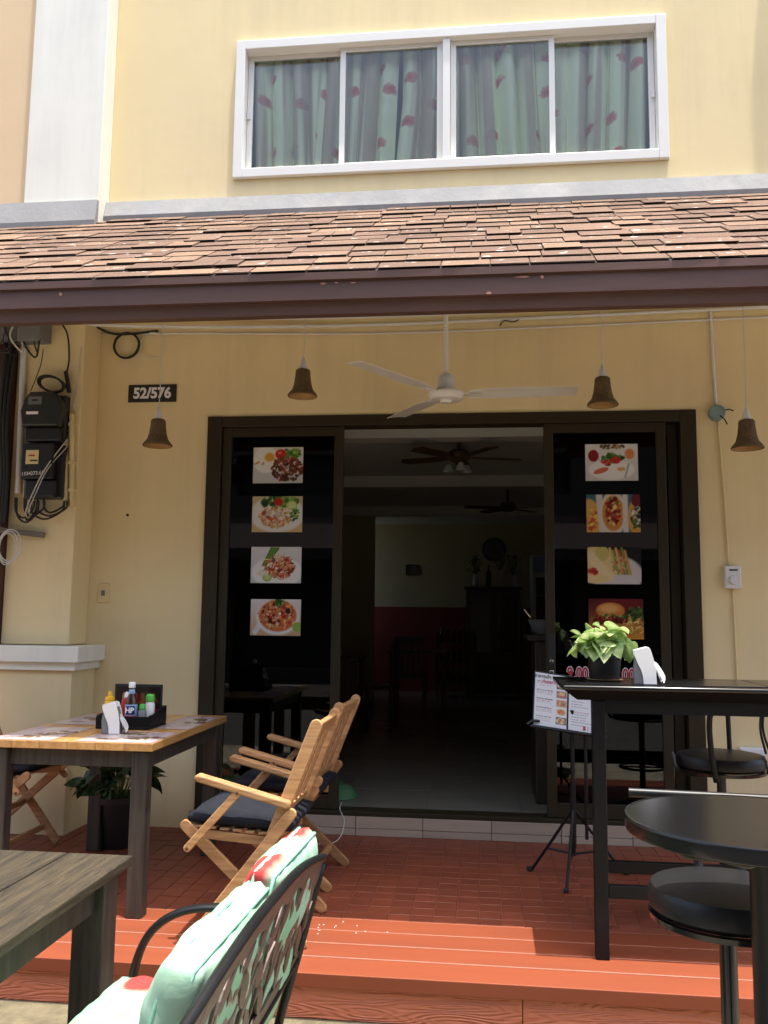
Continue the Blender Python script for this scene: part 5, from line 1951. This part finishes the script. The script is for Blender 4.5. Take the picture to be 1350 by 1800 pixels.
def plant(name, label, x, y, z, potprof, potmat, n, leafmat, L, w, spread, height, seed, lean=(0, 0), cat='plant', soil=0.9):
    r_ = random.Random(seed)
    t = thing(name, label, cat, (x, y, z))
    obj('pot', LT(potprof, (x, y, z), 28), potmat, t, True)
    top = max(h for r, h in potprof)
    rad = max(r for r, h in potprof)
    obj('soil', LT([(0.0, top - 0.012), (rad * soil - 0.006, top - 0.014), (rad * soil - 0.006, top - 0.02), (0.0, top - 0.02)], (x, y, z), 20), 'soil', t)
    ms = []
    for k in range(4):
        me = leaf_mesh(L * r_.uniform(.85, 1.15), w * r_.uniform(.85, 1.15), r_.uniform(.15, .5), r_.uniform(.2, .6), k)
        me.materials.append(MATS[leafmat])
        ms.append(me)
    stems = bmesh.new()
    for k in range(n):
        a = r_.uniform(0, 2 * math.pi)
        q = math.sqrt(r_.uniform(0.02, 1))
        hx = lean[0] + math.cos(a) * q * spread
        hy = lean[1] + math.sin(a) * q * spread
        hz = height * (1 - 0.75 * q * q) * r_.uniform(0.5, 1.05) + 0.015
        base = Vector((x + math.cos(a) * rad * 0.4 * q, y + math.sin(a) * rad * 0.4 * q, z + top - 0.018))
        tip = Vector((x + hx * 0.75, y + hy * 0.75, z + top + hz))
        tube(stems, [base, (base + tip) / 2 + Vector((0, 0, 0.25 * hz)), tip], 0.0022, n=5, smooth=4)
        lf = bpy.data.objects.new('leaf', ms[k % 4])
        COL.objects.link(lf)
        adopt(lf, t)
        sc_ = r_.uniform(0.45, 1.2)
        lf.matrix_basis = Matrix.Translation(tip) @ Euler((r_.uniform(-.9, .9), r_.uniform(-.8, .7), a + r_.uniform(-.8, .8))).to_matrix().to_4x4() @ Matrix.Scale(sc_, 4)
    obj('stems', stems, 'stem_green', t)
    return t


plant('pothos_plant', 'bright variegated pothos in a black pot on the bar table', 0.512, -1.67, BZ + 0.0082,
      [(0.0, 0.0), (0.06, 0.0), (0.063, 0.004), (0.07, 0.085), (0.075, 0.09), (0.075, 0.1), (0.068, 0.1), (0.066, 0.07), (0.0, 0.07)], 'black_plastic', 56, 'leaf_light', 0.08, 0.05, 0.115, 0.125, 3, lean=(-0.02, -0.01))
napkin_holder(0.645, -1.83, BZ + 0.0045, 'white and grey napkin holder on the black bar table', R(-6))

# menu on a music stand
ms = thing('menu_stand', 'black music stand with tripod feet holding the breakfast menu', 'stand', (0.5, -0.75, 0))
mx, my = 0.455, -0.78
obj('shaft', T([(mx, my, 0.12), (mx, my, 0.86)], 0.011, n=10, smooth=0), 'black_iron', ms, True)
obj('sleeve', T([(mx, my, 0.16), (mx, my, 0.5)], 0.015, n=10, smooth=0), 'black_iron', ms, True)
obj('side_rod', T([(mx + 0.07, my + 0.02, 0.2), (mx + 0.07, my + 0.02, 0.8)], 0.009, n=8, smooth=0), 'black_iron', ms, True)
for (a, L) in ((R(255), 0.22), (R(25), 0.3), (R(150), 0.24)):
    ft_ = (mx + math.cos(a) * L, my + math.sin(a) * L, 0.014)
    lg = obj('leg', T([(mx, my, 0.36), (mx + math.cos(a) * L * .45, my + math.sin(a) * L * .45, 0.2), ft_], 0.008, n=8, smooth=3), 'black_iron', ms, True)
    obj('rubber_foot', BM((ft_[0], ft_[1], 0.012), (ft_[0] + math.cos(a) * .03, ft_[1] + math.sin(a) * .03, 0.014), 0.024, 0.024, bev=0.005), 'black_rubber', lg)
    obj('brace', T([(mx, my, 0.13), (mx + math.cos(a) * L * .6, my + math.sin(a) * L * .6, 0.135)], 0.006, n=6, smooth=0), 'black_iron', ms, True)
# tilted board: local axes
A0 = Vector((0.25, -0.86, 0.785))
ua = Vector((0.34, 0.06, -0.05)).normalized()
va = Vector((0.06, 0.12, 0.27))
va = (va - ua * va.dot(ua)).normalized()
na = ua.cross(va).normalized()          # towards the back
if na.y < 0:
    na = -na
brd = lambda a, b, t: tuple(A0 + ua * a + va * b + na * t)
obj('board', PR([(-0.005, -0.01), (0.375, -0.01), (0.375, 0.3), (-0.005, 0.3)], brd, 0.004, 0.012), 'black_iron', ms)
obj('board_lip', PR([(-0.02, -0.012), (0.385, -0.012), (0.385, -0.005), (-0.02, -0.005)], brd, -0.022, 0.004), 'black_iron', ms)
for a in (-0.01, 0.35):
    obj('page_clip', T([brd(a - .03, -0.005, -0.02), brd(a, 0.02, -0.015), brd(a + .04, 0.025, -0.008)], 0.007, n=6), 'black_iron', ms)
obj('bracket', T([brd(0.18, 0.05, 0.012), (mx, my, 0.8)], 0.012, n=8, smooth=0), 'black_iron', ms)
mb = thing('breakfast_menu', 'open breakfast menu with two printed pages on the music stand', 'menu', tuple(A0))
for pg, x0 in ((0, 0.0), (1, 0.185)):
    rng = np.random.default_rng(40 + pg)
    P = Paint(60, 96, (228, 226, 226))
    if pg == 0:
        for i in range(5):
            y = .74 - i * .165
            P.rect(.66, y - .01, .98, y + .125, [(60, 45, 40), (150, 130, 120), (200, 160, 120), (225, 215, 200), (90, 90, 80)][i])
            P.ell(.82, y + .06, .14, .055, [(225, 200, 170), (170, 60, 60), (190, 120, 90), (220, 170, 80), (215, 210, 180)][i])
            P.mess(.82, y + .06, .1, .03, [(190, 110, 70), (220, 180, 120)], 10, .04)
            for j, c in enumerate(((70, 60, 60), (190, 60, 60), (150, 140, 140))):
                yy = y + .1 - j * .035
                x = .08
                while x < .5:
                    l = rng.uniform(.02, .07)
                    P.line(x, yy, x + l, yy + rng.uniform(-.004, .004), .011 if j == 0 else .007, c)
                    x += l + .035
    else:
        for i in range(17):
            y = .88 - i * .048
            if i in (6, 10):
                continue
            c = (190, 60, 70) if i in (3, 11) else (110, 100, 105)
            x = .1
            while x < (.9 if i < 6 else rng.uniform(.4, .7)):
                l = rng.uniform(.03, .08)
                P.line(x, y, x + l, y, .008, c)
                x += l + .03
        P.rect(.45, .03, .53, .1, (180, 50, 50))
        for x in (.6, .7, .78):
            P.line(x, .04, x, .1, .02, (170, 175, 180))
        P.mess(.95, .32, .04, .12, [(160, 110, 80), (90, 80, 60)], 14, .05)
    obj('page', P.mesh(lambda u, v: brd(x0 + 0.175 * u, 0.006 + 0.285 * v, 0.0005)), 'print_matt', mb)
for s, size, a, b, m in (('อาหารเช้า Breakfast', 0.0245, 0.09, 0.272, 'ink_dark'), ('American', 0.026, 0.09, 0.247, 'ink_red')):
    me = text_mesh(s, size, 0.0004, 0.0003)
    Mt = Matrix((ua, va, -na)).transposed().to_4x4()
    Mt.translation = Vector(brd(a, b, -0.0005))
    me.transform(Mt)
    obj('heading', me, m, mb)

# bar stools behind the bar table
def swivel_stool(x, y, zf, seat_z, r, label, back=True, rot=0.0):
    t = thing('bar_stool', label, 'stool', (x, y, zf), 'black bar stools')
    obj('seat', LT([(0.0, -0.07), (r * 0.93, -0.068), (r, -0.055), (r * 1.01, -0.02), (r * 0.97, -0.004), (r * 0.8, 0.003), (0.0, 0.006)], (x, y, seat_z), 40), 'black_vinyl', t, True)
    obj('seat_ring', LT([(r * 0.9, -0.085), (r * 1.0, -0.084), (r * 1.01, -0.0705), (r * 0.9, -0.0705)], (x, y, seat_z), 40, ring=True), 'black_gloss', t, True)
    obj('pole', T([(x, y, zf + 0.03), (x, y, seat_z - 0.07)], 0.0215, n=16, smooth=0), 'black_gloss', t, True)
    obj('foot_plate', LT([(0.2, 0.001), (0.2, 0.012), (0.15, 0.022), (0.035, 0.035), (0.0, 0.036)], (x, y, zf), 32), 'black_gloss', t, True)
    obj('foot_ring', T(ring_path((x, y, zf + 0.28), 0.16, 'z', 28)[:-1], 0.009, n=8, smooth=0, closed=True), 'black_iron', t, True)
    obj('foot_ring_spoke', T([(x - 0.16, y, zf + 0.28), (x + 0.16, y, zf + 0.28)], 0.007, n=6, smooth=0), 'black_iron', t, True)
    return t


t = swivel_stool(1.13, -1.08, 0.0, 0.70, 0.205, 'black bar stool with bent tube back behind the bar table')
pts = [(1.055, -1.29, 0.6), (1.035, -1.295, 0.75), (1.03, -1.3, 0.86), (1.045, -1.3, 0.915), (1.12, -1.3, 0.945), (1.3, -1.28, 0.95), (1.39, -1.23, 0.94), (1.37, -1.21, 0.85), (1.345, -1.17, 0.72), (1.335, -1.14, 0.62)]
obj('back_tube', T(pts, 0.0135, n=8), 'black_iron', t, 'all')
obj('back_upright', T([(1.22, -0.9, 0.69), (1.215, -0.9, 1.0)], 0.012, n=8, smooth=0), 'black_iron', t, True)
obj('back_upright', T([(1.35, -1.05, 0.7), (1.325, -1.06, 0.82), (1.34, -1.06, 0.95)], 0.006, n=8), 'black_iron', t, True)
obj('back_upright', T([(1.37, -1.05, 0.7), (1.34, -1.05, 0.82), (1.355, -1.05, 0.95)], 0.006, n=8), 'black_iron', t, True)
obj('top_hoop', T([(1.215, -0.9, 1.0), (1.28, -0.92, 1.005), (1.34, -1.06, 0.95)], 0.01, n=8), 'black_iron', t, True)
obj('seat_support', T([(0.9, -1.1, 0.7), (0.93, -1.16, 0.62), (1.13, -1.1, 0.6)], 0.01, n=8), 'black_iron', t, True)
# near stool with a straight low back rail, on the street
SX, SY, SZ = 0.603, -3.2, 0.676
t = swivel_stool(SX, SY, -0.17, SZ, 0.188, 'round black vinyl stool with a low rail, below the round table')
obj('back_rail', T([(SX - 0.204, SY + 0.2, 0.859), (SX + 0.21, SY + 0.17, 0.857)], 0.0125, n=14, smooth=0), 'black_iron', t, True)
obj('back_support', T([(SX - 0.02, SY + 0.188, 0.855), (SX - 0.03, SY + 0.2, 0.78), (SX - 0.02, SY + 0.19, 0.66), (SX, SY + 0.1, 0.585)], 0.012, n=8), 'black_iron', t, True)
obj('back_support', T([(SX + 0.1, SY + 0.18, 0.855), (SX + 0.1, SY + 0.2, 0.78), (SX + 0.09, SY + 0.19, 0.66), (SX + 0.06, SY + 0.1, 0.585)], 0.012, n=8), 'black_iron', t, True)

# round high table, right foreground
rt_ = thing('round_table', 'round black high table at the right edge in the foreground', 'table', (0.6, -3.49, -0.17))
RXc, RYc, RZ, RR = 0.593, -3.491, 0.9, 0.277
obj('table_top', LT([(0.0, -0.036), (RR - 0.008, -0.036), (RR - 0.002, -0.033), (RR, -0.028), (RR, -0.004), (RR - 0.004, -0.0005), (0.0, 0.0)], (RXc, RYc, RZ), 72), 'black_gloss', rt_, True)
obj('edge_trim', LT([(RR - 0.006, 0.0002), (RR - 0.001, 0.0006), (RR + 0.0016, -0.003), (RR + 0.0016, -0.006), (RR - 0.001, -0.006)], (RXc, RYc, RZ), 72, ring=True), 'black_gloss', rt_, True)
prof = [(0.045, 0.0), (0.045, 0.35), (0.05, 0.36), (0.056, 0.37), (0.05, 0.385), (0.046, 0.395), (0.054, 0.41), (0.046, 0.425), (0.05, 0.45), (0.045, 0.46), (0.045, 0.95), (0.06, 1.0), (0.06, 1.035)]
obj('pedestal', LT(prof, (RXc + 0.034, RYc, -0.168), 24), 'black_iron', rt_, True)
obj('foot', LT([(0.26, 0.001), (0.26, 0.012), (0.1, 0.03), (0.05, 0.06), (0.0, 0.061)], (RXc + 0.034, RYc, -0.17), 32), 'black_iron', rt_, True)
obj('bracket', T([(RXc - 0.19, RYc - 0.12, RZ - 0.035), (RXc - 0.17, RYc - 0.12, RZ - 0.055), (RXc - 0.1, RYc - 0.12, RZ - 0.06), (RXc - 0.04, RYc - 0.1, RZ - 0.075), (RXc - 0.0, RYc - 0.08, RZ - 0.06)], 0.006, n=6), 'black_iron', rt_)

# ---------------------------------------------------------------- plant under the pine table
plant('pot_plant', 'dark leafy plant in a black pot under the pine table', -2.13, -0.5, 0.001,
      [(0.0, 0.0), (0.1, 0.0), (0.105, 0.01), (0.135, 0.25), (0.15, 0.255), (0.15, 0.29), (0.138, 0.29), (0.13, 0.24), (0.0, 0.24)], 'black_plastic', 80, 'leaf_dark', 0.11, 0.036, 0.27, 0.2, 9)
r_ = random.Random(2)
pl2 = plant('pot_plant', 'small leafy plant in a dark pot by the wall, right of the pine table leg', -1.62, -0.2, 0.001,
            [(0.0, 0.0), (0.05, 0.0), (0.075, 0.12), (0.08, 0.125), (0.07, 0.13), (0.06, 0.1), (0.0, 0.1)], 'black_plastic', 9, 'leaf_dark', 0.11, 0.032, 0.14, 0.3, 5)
cable('cord', [(-1.9, -0.05, 0.02), (-1.75, -0.2, 0.006), (-1.5, -0.32, 0.006), (-1.2, -0.25, 0.006), (-0.98, -0.3, 0.006), (-0.87, -0.25, 0.02), (-0.86, -0.06, 0.08), (-0.9, 0.0, 0.148), (-0.92, 0.2, 0.143)], 0.003, 'white_rubber', 'thin pale cord trailing from the doorway over the red tiles', 'cord')

# ================================================================== INSIDE THE ROOM
def room_fan(x, y, z, label, rot):
    t = thing('ceiling_fan', label, 'fan', (x, y, z), 'dark fans inside the room')
    obj('down_rod', T([(x, y, z + 0.05), (x, y, CZ - 0.001)], 0.014, n=8, smooth=0), 'brown_wood_dark', t)
    obj('motor', LT([(0.0, -0.05), (0.06, -0.045), (0.1, -0.01), (0.1, 0.03), (0.06, 0.055), (0.0, 0.06)], (x, y, z), 20), 'brown_wood_dark', t, True)
    for k in range(5):
        a = rot + k * 2 * math.pi / 5
        c, s = math.cos(a), math.sin(a)
        f = lambda p, q, h: (x + c * p - s * q, y + s * p + c * q, z - 0.01 + h + 0.12 * q)
        obj('blade', PR([(0.09, -0.03), (0.2, -0.06), (0.5, -0.065), (0.54, 0.0), (0.5, 0.065), (0.2, 0.06), (0.09, 0.03)], f, 0, 0.008), 'brown_wood_dark', t)
    for k in range(3):
        a = rot + 0.5 + k * 2 * math.pi / 3
        obj('lamp_shade', LT([(0.012, 0.0), (0.03, -0.02), (0.045, -0.06), (0.042, -0.06), (0.0, -0.02)], (x + 0.09 * math.cos(a), y + 0.09 * math.sin(a), z - 0.06), 14), 'white_plastic', t, True)


room_fan(-0.21, 1.62, 2.66, 'dark five bladed fan with lamps just inside the doorway', 0.25)
room_fan(0.275, 4.9, 2.64, 'dark five bladed fan deeper inside the room', 0.9)
ck = thing('wall_clock', 'round dark clock high on the back wall inside', 'clock', (0.15, BY, 2.45))
obj('case', LT([(0.19, 0.0), (0.195, -0.02), (0.17, -0.035), (0.16, -0.025), (0.0, -0.024)], (0.15, BY - 0.005, 2.45), 28, axis='y'), 'brown_wood_dark', ck, True)
obj('face', LT([(0.155, 0.0), (0.0, -0.001)], (0.15, BY - 0.03, 2.45), 24, axis='y'), 'grey_plastic', ck)
obj('hand', B(0.146, 0.154, BY - 0.036, BY - 0.033, 2.45, 2.56), 'ink_dark', ck)
obj('hand', B(0.15, 0.22, BY - 0.036, BY - 0.033, 2.446, 2.454), 'ink_dark', ck)
pf = thing('picture_frame', 'tiny dark framed picture on the back wall inside', 'picture', (-1.2, BY, 2.1))
obj('frame', frame_bm(-1.3, -1.1, 2.02, 2.2, 0.02, BY - 0.025, BY - 0.005), 'brown_wood_dark', pf)
obj('sheet', B(-1.281, -1.119, BY - 0.012, BY - 0.006, 2.041, 2.179), 'grey_plastic', pf)
# glazed cabinet
cb = thing('glass_cabinet', 'brown wooden glazed cabinet against the back wall inside', 'cabinet', (0.13, 8.2, FZ))
cx0, cx1, cyf, cyb, ct = -0.28, 0.54, 7.95, 8.4, 1.76
obj('carcass', B(cx0, cx1, cyf + 0.03, cyb, FZ + 0.06, ct, bev=0.006), 'brown_wood_dark', cb)
obj('cornice', B(cx0 - 0.03, cx1 + 0.03, cyf - 0.02, cyb + 0.001, ct + 0.001, ct + 0.05, bev=0.008), 'brown_wood_dark', cb)
for x0, x1 in ((cx0 + 0.01, 0.125), (0.135, cx1 - 0.01)):
    d = obj('door', frame_bm(x0, x1, 0.78, ct - 0.02, 0.05, cyf, cyf + 0.028), 'brown_wood_dark', cb)
    obj('pane', B(x0 + 0.045, x1 - 0.045, cyf + 0.01, cyf + 0.014, 0.825, ct - 0.065), 'window_glass', d)
    obj('drawer_front', B(x0, x1, cyf, cyf + 0.028, FZ + 0.1, 0.77, bev=0.006), 'brown_wood_dark', cb)
for x in (cx0 + 0.03, cx1 - 0.08):
    obj('leg', B(x, x + 0.05, cyf + 0.05, cyf + 0.1, FZ + 0.001, FZ + 0.06), 'brown_wood_dark', cb)
for k, (x, h, lb) in enumerate(((-0.14, 0.2, 'left'), (0.24, 0.26, 'middle'), (0.44, 0.18, 'right'))):
    v = thing('flower_vase', 'pale vase of flowers at the %s on top of the cabinet' % lb, 'vase', (x, 8.15, ct + 0.05), 'vases on the cabinet')
    obj('vase', LT([(0.0, 0.001), (0.04, 0.002), (0.05, h * .4), (0.03, h * .8), (0.045, h), (0.0, h - 0.02)], (x, 8.15, ct + 0.051), 16), 'white_plastic', v, True)
    bm = bmesh.new()
    rr = random.Random(k)
    for j in range(26):
        a, q = rr.uniform(0, 6.3), rr.uniform(0.02, .13)
        p = Vector((x + math.cos(a) * q, 8.15 + math.sin(a) * q, ct + 0.05 + h + rr.uniform(.02, .3)))
        tube(bm, [(x, 8.15, ct + 0.05 + h), p], 0.003, n=4, smooth=0)
        beam(bm, p, p + Vector((rr.uniform(-.05, .05), rr.uniform(-.05, .05), rr.uniform(-.02, .05))), 0.03, 0.008)
    obj('bouquet', bm, 'stem_green', v)
bottle('wine_bottle', 0.06, 8.15, ct + 0.0515, [(0.0, 0), (0.04, 0.0), (0.042, 0.2), (0.015, 0.27), (0.014, 0.31), (0.0, 0.311)], 'bottle_green', 'dark wine bottle standing between the vases on the cabinet', 'bottle_green', [(0.015, 0.312), (0.015, 0.335), (0.0, 0.336)])
# drinks fridge
fr = thing('drinks_fridge', 'white glass fronted drinks fridge at the back right inside', 'fridge', (0.98, 7.6, FZ))
obj('body', B(0.68, 1.28, 7.35, 7.95, FZ + 0.002, 2.26, bev=0.01), 'fridge_white', fr)
obj('sign_panel', B(0.7, 1.26, 7.335, 7.349, 2.0, 2.22), 'label_blue', fr)
obj('door', frame_bm(0.69, 1.27, 0.4, 1.97, 0.045, 7.31, 7.348), 'fridge_white', fr)
obj('shelf_view', B(0.736, 1.224, 7.33, 7.348, 0.446, 1.924), 'black_plastic', fr)
for k in range(4):
    obj('shelf', B(0.737, 1.223, 7.322, 7.329, 0.75 + 0.3 * k, 0.77 + 0.3 * k), 'grey_plastic', fr)
# counter by the door with a wok
cn = thing('counter', 'dark brown counter just inside the right door', 'counter', (0.7, 0.6, FZ))
obj('carcass', B(0.33, 1.1, 0.4, 0.95, FZ + 0.002, 1.19, bev=0.006), 'counter_dark', cn)
obj('counter_top', B(0.28, 1.14, 0.36, 0.98, 1.191, 1.225, bev=0.006), 'counter_dark', cn)
for k in range(2):
    obj('drawer_front', B(0.36 + .37 * k, 0.7 + .37 * k, 0.385, 0.399, 0.75, 1.15, bev=0.004), 'counter_dark', cn)
wk = thing('serving_bowl', 'grey metal bowl with a ladle on the inside counter', 'bowl', (0.47, 0.6, 1.226))
obj('bowl', LT([(0.0, 0.001), (0.06, 0.002), (0.1, 0.04), (0.125, 0.1), (0.13, 0.105), (0.12, 0.1), (0.09, 0.04), (0.0, 0.015)], (0.42, 0.6, 1.226), 28), 'grey_plastic', wk, True)
obj('ladle', T([(0.42, 0.6, 1.25), (0.32, 0.58, 1.34), (0.27, 0.58, 1.4)], 0.008, n=8), 'chrome', wk, True)
# dining tables and chairs in the dark room
def plain_table(x, y, label):
    t = thing('dining_table', label, 'table', (x, y, FZ), 'dark tables inside')
    obj('table_top', B(x - 0.4, x + 0.4, y - 0.35, y + 0.35, FZ + 0.72, FZ + 0.75, bev=0.004), 'brown_wood_dark', t)
    for sx in (-1, 1):
        for sy in (-1, 1):
            obj('leg', B(x + sx * .35 - .025, x + sx * .35 + .025, y + sy * .3 - .025, y + sy * .3 + .025, FZ + 0.001, FZ + 0.719), 'brown_wood_dark', t)


def plain_chair():
    t = thing('dining_chair', '', 'chair', (0, 0, 0), 'dark chairs inside', local=True)
    obj('seat', B(-0.2, 0.2, -0.2, 0.2, 0.43, 0.47, bev=0.006), 'brown_wood_dark', t)
    for sx in (-1, 1):
        obj('leg', B(sx * .18 - .018, sx * .18 + .018, -0.19, -0.154, 0.001, 0.429), 'brown_wood_dark', t)
        obj('back_post', B(sx * .18 - .018, sx * .18 + .018, 0.16, 0.196, 0.001, 0.95), 'brown_wood_dark', t)
    obj('top_rail', B(-0.161, 0.161, 0.165, 0.19, 0.86, 0.95), 'brown_wood_dark', t)
    for k in range(4):
        obj('back_slat', B(-0.125 + .07 * k, -0.095 + .07 * k, 0.172, 0.185, 0.471, 0.859), 'brown_wood_dark', t)
    return t


plain_table(-1.75, 4.2, 'dark dining table at the left of the room inside')
plain_table(-0.9, 6.6, 'dark dining table further back inside the room')
pc = plain_chair()
pc.location = (-1.15, 4.1, FZ)
pc.rotation_euler = (0, 0, R(-95))
pc['label'] = 'dark chair facing the left dining table inside'
copy_thing(pc, (-0.35, 6.5, FZ), R(-88), 'dark chair right of the rear dining table inside')
copy_thing(pc, (-0.95, 5.9, FZ), R(180), 'dark chair in front of the rear dining table inside')
copy_thing(pc, (-1.75, 3.55, FZ), R(180), 'dark chair in front of the left dining table inside')
rk = thing('bottle_rack', 'low dark rack of bottles left of the cabinet inside', 'rack', (-0.48, 8.2, FZ))
for k in range(3):
    obj('shelf', B(-0.72, -0.32, 8.05, 8.3, FZ + 0.2 + 0.3 * k, FZ + 0.22 + 0.3 * k), 'brown_wood_dark', rk)
for x in (-0.745, -0.319):
    obj('side', B(x, x + 0.024, 8.05, 8.3, FZ + 0.001, FZ + 0.95), 'brown_wood_dark', rk)
for i in range(3):
    for j in range(4):
        bottle('beer_bottle', -0.66 + 0.095 * j, 8.15, FZ + 0.221 + 0.3 * i, [(0.0, 0), (0.03, 0.0), (0.031, 0.13), (0.013, 0.18), (0.012, 0.22), (0.0, 0.221)], 'bottle_green',
               'dark bottle on the %s shelf of the rack, %s from the left' % (('lowest', 'middle', 'top')[i], ('first', 'second', 'third', 'fourth')[j]), 'chrome', [(0.013, 0.222), (0.013, 0.23), (0.0, 0.231)])['group'] = 'bottles on the rack'
gs = thing('plastic_cover', 'green plastic food cover on the floor behind the left door post', 'food cover', (-0.93, 0.4, FZ))
obj('dome', LT([(0.115, 0.001), (0.12, 0.004), (0.112, 0.02), (0.09, 0.055), (0.05, 0.08), (0.0, 0.088)], (-0.965, 0.42, FZ), 24), 'mat_green', gs, True)
obj('knob', LT([(0.008, 0.086), (0.014, 0.1), (0.0, 0.108)], (-0.965, 0.42, FZ), 12), 'mat_green', gs, True)

# tidy helper properties
for o in bpy.data.objects:
    if '_base' in o.keys():
        del o['_base']
